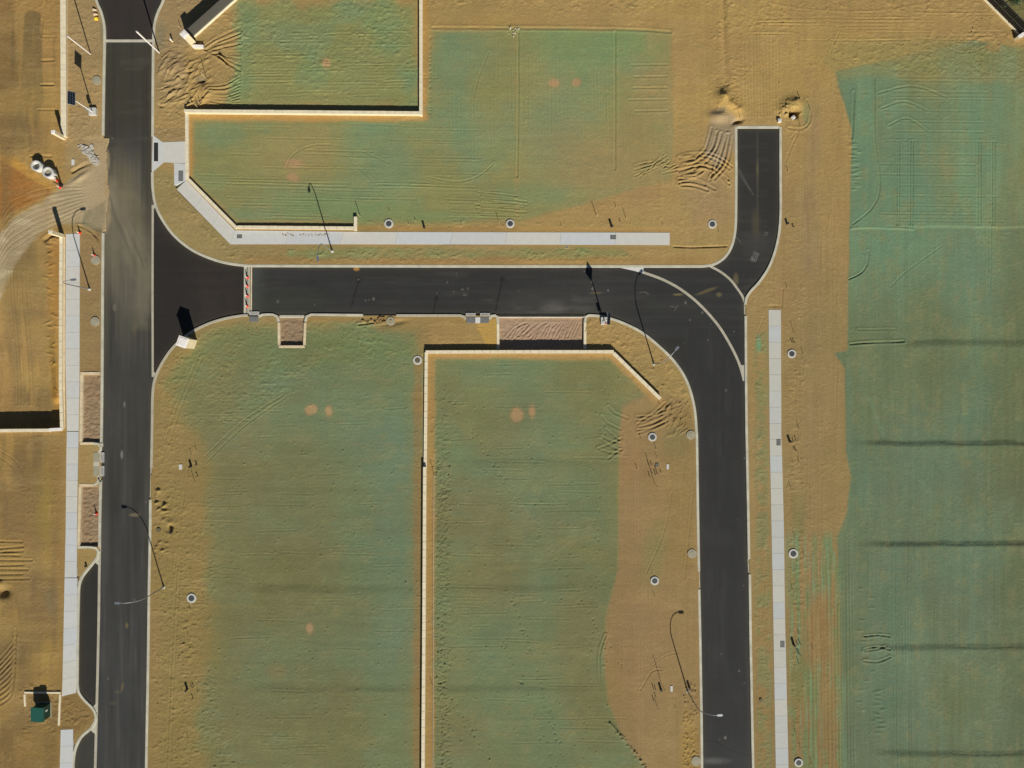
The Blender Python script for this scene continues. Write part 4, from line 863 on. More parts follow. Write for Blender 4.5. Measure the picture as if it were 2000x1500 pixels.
wall('straight tan block wall between the two centre lots, taller southern length', [(829.5, 915), (828, 1200), (826, 1500), (825, 1620)], 0.98)
wall('tan block wall on the west side of the main road near the top left corner', [(122.5, -60), (123.5, 120), (124, 262)], 0.55, base=-1.2, capw=0.85, w=0.7)
wall('tan block wall beside the west pavement, bordering the excavated lot', [(119, 462), (118.2, 620), (118, 760), (120.5, 836)], 0.40, base=-2.2)
wall('tan block retaining wall with deep black shadow at the left edge of the site', [(-60, 842), (20, 841), (96, 840.5)], 0.34, base=-2.2)
wall('short white capped length of retaining wall joining the west pavement wall', [(99, 839.5), (118, 838.5)], 0.42, base=-2.2, m='capw')
border([(124.5, 462), (124, 700), (125, 836)], 0.42, 'kerbtan', 0.02)
wall('short pale wall stub south of the tall pillar in the top left', [(379, 90), (394, 90.5)], 0.6, m='capw')

def pillar(name, label, bx, by, w, h, cap=0.06, rz=0.0, m='cap', base=-0.5, cat='pillar'):
    root = empty(name, P(bx, by), rz); tag(root, label, cat)
    bm = bmesh.new(); box(bm, -w/2, -w/2, base, w/2, w/2, h - 0.14, 0.015); obj('shaft', bm, M['block'], root)
    bm = bmesh.new(); box(bm, -w/2 - cap, -w/2 - cap, h - 0.14, w/2 + cap, w/2 + cap, h, 0.02)
    box(bm, -w/2 + .12, -w/2 + .12, h, w/2 - .12, w/2 - .12, h + 0.05, 0.02); obj('coping', bm, M[m], root)
    return root
pillar('entry_pillar', 'large square tan entry pillar with pale stepped cap by the road corner', 374, 670, 1.45, 3.0, 0.08, R(-20), 'capw')
pillar('wall_pillar', 'tall slim pillar ending the top left wall above the precast rings', 126, 270, 0.52, 2.7, 0.04, R(0), 'capw')
pillar('wall_pillar', 'tall slim pillar at the north end of the west pavement wall', 122, 461, 0.56, 2.8, 0.04, R(0), 'cap')
pillar('fence_pillar', 'tall white capped pillar at the lower end of the charcoal fence', 376, 84, 0.95, 2.75, 0.05, R(45), 'capw')

# charcoal metal fences
def metal_fence(label, a, b, h, rib=0.30, plinth=0.30, dep=0.06, mp='panel'):
    A, B = P(*a), P(*b); L = (B - A).length; ang = math.atan2(B.y - A.y, B.x - A.x)
    root = empty('metal_fence', A, ang); tag(root, label, 'fence')
    bm = bmesh.new(); box(bm, -0.1, -0.16, -0.5, L, 0.16, plinth, 0.02); obj('plinth', bm, M['cap'], root)
    bm = bmesh.new(); n = int(L / rib)
    prof = [(0, 0.0), (0.30, 0.0), (0.42, dep), (0.62, dep), (0.74, 0.0)]
    pts = []
    for k in range(n):
        for u, v in prof: pts.append(((k + u) * rib, v))
    for (x0, y0), (x1, y1) in zip(pts, pts[1:]):
        vs = [bm.verts.new(q) for q in ((x0, y0, plinth), (x1, y1, plinth), (x1, y1, h), (x0, y0, h))]; bm.faces.new(vs)
        vs = [bm.verts.new(q) for q in ((x0, y0 + .01, plinth), (x1, y1 + .01, plinth), (x1, y1 + .01, h), (x0, y0 + .01, h))]; bm.faces.new(vs[::-1])
    obj('sheet_panel', bm, M[mp], root)
    for z in (h, 0.5 * (h + plinth)):
        bm = bmesh.new(); box(bm, 0, -0.05, z - 0.04, L, 0.02, z + 0.04) if z == h else box(bm, 0, 0.07, z - 0.04, L, 0.13, z + 0.04); obj('rail', bm, M['panel'], root)
    for k in range(int(L / 3) + 1):
        bm = bmesh.new(); box(bm, k * 3.0, 0.075, plinth - .2, k * 3.0 + 0.08, 0.155, h); obj('post', bm, M['panel'], root)
    return root
metal_fence('charcoal metal fence on a white plinth casting a broad black shadow, top left', (380, 72), (530, -62), 2.35, 1.2, dep=0.008)
metal_fence('ribbed black metal fence on a pale plinth in the top right corner', (1995, 72), (1862, -62), 2.2, 0.33, dep=0.10, mp='panelb')
f = wall('short pale wall turning away at the foot of the ribbed corner fence', [(1992, 71), (2040, 38)], 0.9, m='capw', base=-.3)

# corner tree behind the ribbed fence
def tree(label, px, py, cr, hh, seed, group=None):
    root = empty('tree', P(px, py)); tag(root, label, 'tree', group); rs = random.Random(seed)
    bm = bmesh.new(); tube(bm, [(0, 0, -.2), (0.05, 0.03, hh * .35), (0.0, 0.1, hh * .6)], [0.16, 0.11, 0.07])
    for k in range(7):
        a = rs.uniform(0, 6.28); tube(bm, [(0.03, 0.05, hh * (.3 + .04 * k)), (math.cos(a) * cr * .4, math.sin(a) * cr * .4, hh * .6), (math.cos(a) * cr * .75, math.sin(a) * cr * .75, hh * .75)], [0.06, 0.04, 0.015], 6)
    obj('trunk', bm, M['bark'], root)
    bm = bmesh.new()
    cl_ = [Vector((rs.gauss(0, .45) * cr, rs.gauss(0, .45) * cr, hh * .72 + rs.gauss(0, .35) * cr * .7)) for _ in range(46)]
    for c in cl_:
        for _ in range(62):
            p = c + Vector((rs.gauss(0, 1), rs.gauss(0, 1), rs.gauss(0, 1))) * 0.17 * cr; s_ = rs.uniform(.05, .11)
            u = Vector((rs.gauss(0, 1), rs.gauss(0, 1), rs.gauss(0, 1) * .6)).normalized(); v = u.orthogonal().normalized()
            bm.faces.new([bm.verts.new(p + u * s_), bm.verts.new(p + v * s_ * .6), bm.verts.new(p - u * s_), bm.verts.new(p - v * s_ * .6)])
    obj('crown', bm, M['leaf'], root); return root
tree('bushy green tree just behind the ribbed black corner fence', 1962, 8, 1.5, 3.0, 3)
tree('dark green tree at the very top edge right of the corner fence', 1992, -22, 1.9, 4.0, 4)

# ------------------------------------------------------------------ street lamps
def street_lamp(label, bx, by, ang, reach=2.6, h=8.0):
    root = empty('street_lamp', P(bx, by), R(ang)); tag(root, label, 'street lamp', 'curved arm street lamps along the new roads')
    bm = bmesh.new(); lathe(bm, [(0.22, -0.3), (0.22, 0.05), (0.13, 0.10), (0.13, 0.45), (0.10, 0.5)], 16); obj('base', bm, M['ring'], root)
    bm = bmesh.new(); tube(bm, [(0, 0, 0.4), (0, 0, 5.4)], [0.10, 0.075], 12); obj('pole', bm, M['steel'], root)
    bm = bmesh.new(); pts = []
    for k in range(13):
        t = k / 12 * math.pi / 2; pts.append((reach * 0.86 * (1 - math.cos(t)), 0, 5.35 + (h - 5.35) * math.sin(t)))
    tube(bm, pts, [0.075 - 0.0028 * k for k in range(13)], 10); obj('arm', bm, M['steel'], root)
    bm = bmesh.new()
    prism(bm, [(reach*.83, -0.07), (reach*.92, -0.16), (reach*1.1, -0.17), (reach*1.16, -0.08), (reach*1.16, 0.08), (reach*1.1, 0.17), (reach*.92, 0.16), (reach*.83, 0.07)], h - 0.07, h + 0.07)
    obj('lamp_head', bm, M['alu'], root)
    bm = bmesh.new(); box(bm, reach*.95, -0.12, h - 0.10, reach*1.1, 0.12, h - 0.071); obj('lens', bm, M['conew'], root)
    return root
street_lamp('curved arm lamp in the verge north of the east-west road, arm reaching over the road', 649, 491, -90)
street_lamp('curved arm lamp on the inside of the road bend, arm pointing north-east', 1277, 711, 50)
street_lamp('curved arm lamp on the bare strip in the lower right, arm over the eastern road', 1343, 1350, 3)
street_lamp('curved arm lamp east of the main road in the lower left, arm pointing west', 320, 1147, 178)
street_lamp('curved arm lamp leaning its arm over the west pavement below the haul road', 175, 565, 6)
street_lamp('curved arm lamp whose long pole stands at the top left kerb edge of the frame', 348, -28, 200)

# white round sign poles
def plain_pole(label, bx, by, h, r=0.10):
    root = empty('white_pole', P(bx, by)); tag(root, label, 'pole', 'tall white poles beside the main road at the top')
    bm = bmesh.new(); tube(bm, [(0, 0, -.2), (0, 0, h)], [r * .75, r], 12); obj('shaft', bm, M['wpole'], root)
    bm = bmesh.new(); lathe(bm, [(r * 1.1, h), (r * 1.1, h + .04), (r * .5, h + .10)], 12); obj('cap', bm, M['alu'], root)
    return root
plain_pole('tall white pole on the verge left of the main road', 177, 106, 5.6)
plain_pole('tall white pole right of the main road, its top over the concrete band', 311, 103, 6.5, .13)

# solar lights
def solar_light(label, bx, by, h=5.3, rz=0.0, tilt=38):
    root = empty('solar_light', P(bx, by), rz); tag(root, label, 'solar light', 'solar panels on poles with concrete feet')
    bm = bmesh.new(); box(bm, -0.55, -0.5, -0.1, 0.55, 0.65, 0.42, 0.03); obj('footing', bm, M['ring'], root)
    bm = bmesh.new(); tube(bm, [(0, 0, 0.40), (0, 0, h)], [0.09, 0.07], 12); obj('pole', bm, M['wpole'], root)
    bm = bmesh.new(); box(bm, -0.42, -0.16, 1.0, -0.10, 0.16, 1.75, 0.02); obj('battery_box', bm, M['alu'], root)
    bm = bmesh.new(); box(bm, -0.5, -0.95, -0.03, 0.5, 0.95, 0.03, 0.01); fr = obj('panel_frame', bm, M['alu'], root)
    fr.location = (0, 0, h + 0.1); fr.rotation_euler = (R(6), R(tilt), 0)
    bm = bmesh.new()
    for i in range(3):
        for j in range(6):
            x = -0.45 + i * 0.303; y = -0.9 + j * 0.303; box(bm, x, y, 0.031, x + 0.285, y + 0.285, 0.036)
    obj('solar_cells', bm, M['cell'], fr)
    return root
solar_light('solar panel light on a concrete block in the top left verge', 183, 220)
s2 = solar_light('solar panel light with an orange cone, south kerb where the road starts to bend', 1180, 628, 5.0, 0.0, 56)

# ------------------------------------------------------------------ cones
def make_cone():
    root = empty('traffic_cone', (0, 0, 0))
    bm = bmesh.new(); box(bm, -0.20, -0.20, 0, 0.20, 0.20, 0.05, 0.01); obj('base', bm, M['orange'], root)
    bm = bmesh.new(); lathe(bm, [(0.16, 0.05), (0.115, 0.30), (0.085, 0.50), (0.04, 0.78), (0.03, 0.80)], 18); obj('cone_body', bm, M['orange'], root)
    bm = bmesh.new(); lathe(bm, [(0.090, 0.48), (0.064, 0.655)], 18); obj('reflective_band', bm, M['conew'], root)
    bm = bmesh.new(); lathe(bm, [(0.046, 0.74), (0.06, 0.77), (0.05, 0.85), (0.02, 0.9)], 12); obj('tip', bm, M['conew'], root)
    return root
cone0 = make_cone(); g = 'orange and white traffic cones on the site'
cones = [(483.5, 542, ROADZ, 'northernmost cone in the row closing the concrete band of the side road'), (483, 558.5, ROADZ, 'second cone from the north in the row on the concrete band'),
         (483.5, 578, ROADZ, 'third cone from the north in the row on the concrete band'), (483, 598, ROADZ, 'southernmost cone in the row on the concrete band'),
         (156, 455, 0.03, 'cone at the north end of the west pavement'), (185, 499, 0, 'cone beside the round concrete disc in the west verge'),
         (188.5, 1003, -0.30, 'cone lying by the kerb in the lower planting bay'), (112, 353, 0, 'cone touching the eastern precast concrete ring'),
         (118, 366, 0, 'cone at the foot of the black post by the precast rings'), (1183, 632, 0.42, 'small cone on the footing of the southern solar light')]
for i, (x, y, z, l) in enumerate(cones):
    o = cone0 if i == 0 else copy_tree(cone0)
    o.location = P(x, y, z); o.rotation_euler = (0, 0, i * 0.7)
    if i != 8: o.scale = (1.1, 1.1, 1.0)
    if i == 9: o.scale = (0.7, 0.7, 0.6)
    tag(o, 'orange and white ' + l, 'traffic cone', g)

# ------------------------------------------------------------------ manholes, discs, lids
def make_manhole(r_out, r_lid, m='lid'):
    root = empty('manhole', (0, 0, 0))
    bm = bmesh.new(); n = 32
    prof = [(r_out, -0.15), (r_out, 0.06), (r_out - 0.04, 0.08), (r_lid + 0.03, 0.08), (r_lid + .03, 0.03)]
    rings = [[bm.verts.new((r * math.cos(2*math.pi*i/n), r * math.sin(2*math.pi*i/n), z)) for i in range(n)] for r, z in prof]
    for a, b in zip(rings, rings[1:]):
        for i in range(n): bm.faces.new((a[i], a[(i+1) % n], b[(i+1) % n], b[i]))
    obj('collar', bm, M['ring'], root)
    bm = bmesh.new(); lathe(bm, [(r_lid, 0.0), (r_lid, 0.07), (r_lid - .02, 0.075)], 28)
    for k in range(5): box(bm, -r_lid * .6, -r_lid * .6 + k * r_lid * .3 - .012, .075, r_lid * .6, -r_lid * .6 + k * r_lid * .3 + .012, .083)
    obj('lid', bm, M[m], root); return root
mh0 = make_manhole(0.70, 0.42); g = 'round manholes with pale concrete collars'
mhs = [(759.5, 437, 1, 'north of the pavement above a spoil splash, westernmost of its row'), (996.5, 437, .95, 'middle one of the row north of the pavement'), (1391, 438, .95, 'easternmost one north of the pavement, by the road stub'),
       (1546, 691, .95, 'near the top of the east pavement'), (1274, 853.5, .95, 'upper one on the bare strip west of the eastern road'), (1549, 1081, 1.05, 'halfway down the east pavement'),
       (1278.5, 1134, .95, 'lower one on the bare strip west of the eastern road'), (1559.5, 1489, .95, 'at the bottom edge beside the east pavement'), (374.5, 1168, 1.05, 'in the lower left field east of the main road')]
for i, (x, y, s_, l) in enumerate(mhs):
    o = mh0 if i == 0 else copy_tree(mh0); o.location = P(x, y) + Vector((0, 0, 0.05)); o.scale = (s_, s_, 1); o.rotation_euler = (0, 0, i * 1.3)
    tag(o, 'dark lidded manhole ' + l, 'manhole', g)
o = make_manhole(0.70, 0.40, 'lidbrown'); o.location = P(815.5, 703.5) + Vector((0, 0, .05)); tag(o, 'round manhole with brown rusty lid at the corner of the centre wall', 'manhole', g)

g = 'flat round concrete discs beside the kerbs'
for i, (x, y, r, l) in enumerate([(189, 157, 8.5, 'right of the top left solar light'), (187, 508, 9, 'below the cone in the west verge'), (186, 628, 9, 'in the middle of the west verge'), (763, 627, 8.5, 'beside the broken kerb south of the east-west road'),
        (1349, 849.5, 8.8, 'where the eastern road straightens'), (1351.5, 1081, 9, 'left of the eastern road above the kerb gap'), (1359.5, 1486, 9.5, 'at the bottom of the eastern road with a pale splash')]):
    bm = bmesh.new(); rr = r * S; lathe(bm, [(rr, -0.2), (rr, 0.05), (rr - .04, 0.07)], 30); root = obj('concrete_disc', bm, M['disc'])
    root.location = P(x, y) + Vector((0, 0, .04)); tag(root, 'flat grey disc ' + l, 'concrete disc', g)
    bm = bmesh.new(); lathe(bm, [(rr * .55, 0.068), (rr * .55, 0.085), (rr * .5, 0.09)], 24); obj('cover', bm, M['disc'], root)
bm = bmesh.new(); lathe(bm, [(0.34, -.1), (0.34, .05), (.3, .06)], 20); o = obj('round_cover', bm, M['lidbrown']); o.location = P(310, 1035) + Vector((0, 0, .05)); tag(o, 'small brown round cover in the rough soil east of the main road', 'cover')
bm = bmesh.new(); lathe(bm, [(0.26, -.1), (0.26, .05), (.2, .06)], 20); o = obj('round_cover', bm, M['lidbrown']); o.location = P(1485.5, 1367) + Vector((0, 0, .06)); tag(o, 'small brown round cover in the grassy strip right of the eastern road', 'cover')

def lid(label, x, y, wp, hp, m='box', z=0.045, t=0.03, cat='utility box'):
    root = empty('utility_box', P(x, y) + Vector((0, 0, z))); tag(root, label, cat); a, b = wp * S / 2, hp * S / 2
    bm = bmesh.new()
    for q in ((-a, -b, -a + .05, b), (a - .05, -b, a, b), (-a + .05, -b, a - .05, -b + .05), (-a + .05, b - .05, a - .05, b)): box(bm, q[0], q[1], -0.2, q[2], q[3], t)
    obj('frame', bm, M['pipe' if m == 'box' else 'ring'], root)
    bm = bmesh.new(); box(bm, -a + .055, -b + .055, -0.1, a - .055, b - .055, t - .006)
    for k in range(4):
        yy = -b + .1 + k * (2 * b - .2) / 4; box(bm, -a + .1, yy, t - .006, a - .1, yy + .02, t + .004)
    obj('lid', bm, M[m], root); return root
lid('grey utility lid set in the east pavement beside a black pedestal', 1520.5, 864, 8, 12); lid('grey utility lid set lower in the east pavement', 1528, 1258, 8, 12)
lid('grey utility lid near the east end of the north pavement', 1197.5, 463.5, 11, 8); lid('grey utility lid at the west bend of the north pavement', 468, 462, 10, 7)
lid('long grey cover in the pavement by the kerb inlet apron', 353.5, 344, 9, 20); lid('small brown valve box in the verge north of the east-west road', 1107, 483, 6, 4, 'lidbrown', 0.02)
lid('small white valve box beside the precast rings', 143, 317, 6, 11, 'white', 0.05); lid('white square box lid in the field east of the main road', 353, 912, 6, 10, 'white', 0.05)
lid('narrow white box lid on the upper bare strip', 1304, 911.5, 4.5, 10, 'white', 0.05); lid('narrow white box lid on the lower bare strip', 1311.5, 1345, 4.5, 11, 'white', 0.05)
lid('grey square box lid between pipe stubs on the upper bare strip', 1283, 908, 6, 6, 'box', 0.05)

# grated kerb inlets
def grate(parent, x0, y0, x1, y1, z):
    a = P(x0, y1); b = P(x1, y0); o = parent.location; bm = bmesh.new()
    box(bm, a.x - o.x, a.y - o.y, z - .12, b.x - o.x, b.y - o.y, z - .05)
    g_ = obj('grate_frame', bm, M['rubber_shade'], parent); bm = bmesh.new(); W = b.x - a.x; Hh = b.y - a.y; n = 9
    d = Vector((0.6, 0.8)); box(bm, a.x - o.x, a.y - o.y, z - .06, b.x - o.x, a.y - o.y + .06, z); box(bm, a.x - o.x, b.y - o.y - .06, z - .06, b.x - o.x, b.y - o.y, z)
    box(bm, a.x - o.x, a.y - o.y + .06, z - .06, a.x - o.x + .06, b.y - o.y - .06, z); box(bm, b.x - o.x - .06, a.y - o.y + .06, z - .06, b.x - o.x, b.y - o.y - .06, z)
    vert = Hh > W; Lg = Hh if vert else W; Sh = W if vert else Hh
    for k in range(n):
        t = -Sh * .6 + (Lg + Sh * .4) * (k + .5) / n
        q0, q1 = (.05, t), (Sh - .05, t + Sh * .7)
        q0 = (q0[0], min(max(q0[1], .05), Lg - .05)); q1 = (q1[0], min(max(q1[1], .05), Lg - .05))
        if q1[1] - q0[1] < .05: continue
        if not vert: q0, q1 = (q0[1], q0[0]), (q1[1], q1[0])
        obox(bm, (a.x - o.x + q0[0], a.y - o.y + q0[1]), (a.x - o.x + q1[0], a.y - o.y + q1[1]), .035, z - .05, z - .004)
    obj('grate', bm, M['ring'], parent)
def inlet(label, x, y, slabs_, grates, dark):
    root = empty('storm_drain', P(x, y)); tag(root, label, 'storm drain', 'grated kerb storm drains'); o = root.location
    for (x0, y0, x1, y1, m) in slabs_:
        a = P(x0, y1); b = P(x1, y0); bm = bmesh.new(); box(bm, a.x - o.x, a.y - o.y, -.3, b.x - o.x, b.y - o.y, .05, .015); obj('top_slab', bm, M[m], root)
    for (x0, y0, x1, y1) in dark:
        a = P(x0, y1); b = P(x1, y0); bm = bmesh.new(); box(bm, a.x - o.x, a.y - o.y, -.3, b.x - o.x, b.y - o.y, -0.10); obj('throat_shade', bm, M['rubber_shade'], root)  # black block paints the shadow inside the inlet opening
    for q in grates: grate(root, *q, 0.015)
    return root
inlet('twin grated storm drain on the west kerb of the main road', 193, 907, [(182.5, 884, 194, 901, 'disc'), (182.5, 901.3, 194, 911, 'kerb'), (182.5, 911.3, 194, 930, 'disc')], [(195, 883.5, 203.5, 903), (195, 910, 203.5, 930)], [(194, 886, 195, 928)])
inlet('twin grated storm drain at the south kerb west of the open gravel bay', 933, 620, [(911, 619.5, 928, 631, 'box'), (928.3, 619.5, 938, 631, 'white'), (938.3, 619.5, 955, 631, 'box')], [(910, 611.5, 929, 617.5), (938, 611.5, 957, 617.5)], [(908, 617.8, 957, 619.3)])
inlet('single grated storm drain by the row of cones', 495, 618, [(487, 618, 504, 628.5, 'box')], [(487, 608.5, 506, 615.5)], [(483, 615.8, 508, 617.6)])
root = empty('kerb_grate', P(305, 297) + Vector((0, 0, .04))); tag(root, 'long black slotted grate in the concrete apron east of the main road', 'grate')
bm = bmesh.new(); box(bm, -0.33, -1.45, -.02, 0.33, 1.45, 0.015); obj('slot_tray', bm, M['rubber_shade'], root)
bm = bmesh.new()
for k in range(18): box(bm, -.3, -1.4 + k * .16, .015, .3, -1.4 + k * .16 + .04, .03)
obj('bars', bm, M['black'], root)

# precast concrete rings standing by the haul road
def ring(label, x, y, r, h, lidc):
    root = empty('precast_ring', P(x, y)); tag(root, label, 'concrete ring', 'precast manhole rings')
    bm = bmesh.new(); n = 36; prof = [(r, -.05), (r, h), (r - .03, h + .02), (r * .60, h + .02), (r * .60, .1)]
    rings = [[bm.verts.new((a * math.cos(2*math.pi*i/n), a * math.sin(2*math.pi*i/n), z)) for i in range(n)] for a, z in prof]
    for a, b in zip(rings, rings[1:]):
        for i in range(n): bm.faces.new((a[i], a[(i+1) % n], b[(i+1) % n], b[i]))
    obj('ring_body', bm, M['ring'], root, True)
    bm = bmesh.new(); zz = h * .25 if not lidc else h * .8; lathe(bm, [(r * .6, zz - .05), (r * .6, zz)], 30); obj('inner_floor', bm, M['disc' if lidc else 'ribbon'], root)
    return root
ring('open precast concrete ring half full of shadow, western of the pair', 78.5, 327, 0.82, 0.95, False)
ring('precast concrete ring closed with a grey cover, eastern of the pair', 101, 340, 0.85, 0.95, True)
root = empty('black_post', P(120, 362)); tag(root, 'dark upright post beside the precast rings and cones', 'post')
bm = bmesh.new(); box(bm, -.16, -.03, -.1, .16, .03, 1.9, .01); obj('board', bm, M['black'], root); bm = bmesh.new(); lathe(bm, [(.3, 0), (.3, .06), (.2, .1)], 16); obj('foot', bm, M['rubber_shade'], root)

# electrical cabinet in its block frame
cb = empty('electric_cabinet', P(87.5, 1386)); tag(cb, 'dark green steel electrical cabinet inside a pale frame, lower left', 'cabinet')
bm = bmesh.new(); box(bm, -.95, -1.0, -.2, .95, 1.05, 1.55, .02); obj('housing', bm, M['green_shaded'], cb)  # sides take the green with shade painted in
bm = bmesh.new(); prism(bm, [(-1.02, -1.08), (0.0, -1.08), (0.0, 1.10), (-1.02, 1.10)], 1.55, 1.68); ob = obj('roof', bm, M['green'], cb)
bm = bmesh.new(); prism(bm, [(0.012, -1.08), (1.02, -1.08), (1.02, 1.10), (0.012, 1.10)], 1.55, 1.84); ob = obj('roof', bm, M['green'], cb)
bm = bmesh.new(); box(bm, .951, .2, .8, .985, .45, 1.2, .005); obj('handle', bm, M['conew'], cb)
bm = bmesh.new(); box(bm, -1.1, -1.15, -.25, 1.1, 1.2, 0.10); obj('plinth', bm, M['disc'], cb)
fr = empty('block_frame', P(82, 1382)); tag(fr, 'pale three sided block frame around the green electrical cabinet', 'frame')
for (a, b) in (((47, 1353), (118, 1353.5)), ((47.5, 1356.5), (48.5, 1380)), ((117, 1356.5), (114.5, 1417))):
    bm = bmesh.new(); A = P(*a, .18) - fr.location; B = P(*b, .18) - fr.location; obox(bm, A[:2], B[:2], .13, -.3, .18); obj('side', bm, M['cap'], fr)

# ------------------------------------------------------------------ stakes, pipe stubs, pedestals
def make_stake(h, w=0.035, lean=(0, 0), m='woodd'):
    root = empty('survey_stake', (0, 0, 0)); bm = bmesh.new()
    tube(bm, [(0, 0, -.15), (lean[0], lean[1], h)], w, 4); obj('lath', bm, M[m], root)
    bm = bmesh.new(); tube(bm, [(lean[0] * .93, lean[1] * .93, h * .93), (lean[0], lean[1], h * 1.002)], w * 1.25, 4); obj('flag_tip', bm, M['sack'], root); return root
stk0 = make_stake(1.0)
stakes = [(1165, 422, 1.6, 'with a bare white top, left of the black pedestal north of the pavement', 1), (1222.5, 427, 1.2, 'right of the black pedestal north of the pavement', 0), (1097, 443, .6, 'just north of the pavement halfway to the road stub', 0),
 (1295, 442, .55, 'near the east end of the north pavement', 0), (1203, 405, .7, 'furthest north above the black pedestal', 0), (1404, 453, .5, 'right of the easternmost manhole of the north row', 0),
 (704, 424, 1.6, 'leaning beside the wall stub at the pavement', 1), (762, 415, .55, 'directly above the westernmost north manhole', 0), (799, 440, .5, 'between the westernmost north manhole and a pedestal', 0), (812, 432, .45, 'short and white, left of a pedestal north of the pavement', 1),
 (902, 442, .6, 'alone in the verge north of the pavement between two manholes', 0), (975, 436.5, 1.2, 'left of the middle north manhole', 0), (1537, 563, .6, 'where the eastern kerb curves in', 0), (1550, 650, 1.25, 'above the upper east pavement manhole', 0),
 (1568, 692, .7, 'right of the upper east pavement manhole', 0), (1539, 336, .65, 'east of the road stub', 1), (1563, 247, 1.35, 'south of the right-hand dirt pile', 1), (1562, 194, .8, 'north of the right-hand dirt pile', 1), (1583, 217, .7, 'white, at the east rim of the right-hand dirt pile', 1),
 (1526, 226, .95, 'in front of the right-hand dirt pile', 0), (1549, 219, .6, 'in the hollow of the right-hand dirt pile', 0), (1445, 230, .95, 'beside the hole at the left corner of the road stub', 0), (403.5, 155, 2.1, 'tall and white in the churned soil of the top left', 1),
 (354, 57, 1.0, 'left of the tall fence pillar', 0), (388, 211, 1.2, 'in the wall shadow, lowest of three', 1), (377, 203, 1.0, 'in the wall shadow, left of three', 1), (392, 203, 1.0, 'in the wall shadow, right of three', 1), (374, 889, .7, 'north of the pedestal in the field east of the main road', 0),
 (384, 880, .6, 'right of the upper stake in the field east of the main road', 0), (380.5, 941, 1.3, 'below the pipe stubs in the field east of the main road', 0), (399, 1168, .6, 'right of the lower left field manhole', 0), (372, 1190, .6, 'below the lower left field manhole', 0), (367.5, 1240, .65, 'alone in the lower left field', 0),
 (357, 1351, .6, 'left of the lower left pedestal', 0), (387, 1352, .5, 'right of the lower left pedestal', 0), (368, 1443, .75, 'near the bottom of the lower left field', 0), (1251.5, 857, .65, 'left of the upper bare strip manhole', 0), (1281, 877, .75, 'below the upper bare strip manhole', 0),
 (1283, 894, .65, 'second below the upper bare strip manhole', 0), (1278, 944, 3.2, 'very tall and thin among the pipe stubs on the upper bare strip', 0), (1244, 916, .65, 'at the west side of the upper bare strip', 0), (1278.5, 1165, .65, 'below the lower bare strip manhole', 0), (1290.5, 1332, 2.9, 'very tall and thin above the lower bare strip stubs', 0),
 (1284, 1381, 1.0, 'below the lower bare strip stubs', 0), (1319, 1382, .5, 'alone right of the lower bare strip stubs', 0), (1560, 838, .95, 'above the middle east pedestal', 0), (1560, 902, .6, 'below the middle east pedestal', 0), (1543, 950, .65, 'close to the east pavement below its lid', 0),
 (1571, 1085, .75, 'right of the halfway east pavement manhole', 0), (1552, 1050, .7, 'above the halfway east pavement manhole', 0), (1548, 1151, .65, 'below the halfway east pavement manhole', 0), (1561, 1238, .6, 'above the lower east pedestal', 0), (1587, 1266, .6, 'far right of the lower east pedestal', 0), (1560.5, 1298, .85, 'below the lower east pedestal', 0),
 (1554, 1431, .75, 'above the bottom east manhole, upper', 0), (1562.5, 1459, .5, 'above the bottom east manhole, lower', 0), (1585, 1491, .7, 'right of the bottom east manhole', 0), (847.5, 927, 1.6, 'beside the step in the long centre wall', 0), (845, 1340, 1.2, 'beside the lower length of the long centre wall', 0), (1288, 790, .4, 'below the end of the chamfered wall', 0)]
g = 'thin wooden survey stakes'
for i, (x, y, h, l, wht) in enumerate(stakes):
    o = stk0 if i == 0 else copy_tree(stk0); o.location = P(x, y); o.rotation_euler = (R(rnd.uniform(-4, 4)), R(rnd.uniform(-4, 4)), i); o.scale = (1.3 if wht else 1, 1.3 if wht else 1, h)
    if wht:
        for ch in [k for k in col.objects if k.parent == o and k.name.startswith('lath')]:
            me = ch.data.copy(); me.materials.clear(); me.materials.append(M['wood']); ch.data = me
    tag(o, 'wooden stake ' + l, 'survey stake', g)
def make_stub():
    root = empty('pipe_stub', (0, 0, 0)); bm = bmesh.new(); lathe(bm, [(.055, -.1), (.055, 1.0), (.04, 1.01)], 10); obj('pipe', bm, M['pipe'], root)
    bm = bmesh.new(); lathe(bm, [(.07, .86), (.07, 1.02), (.05, 1.03)], 10); obj('cap', bm, M['black'], root); return root
st0 = make_stub(); g = 'capped pipe stubs standing in the lots'
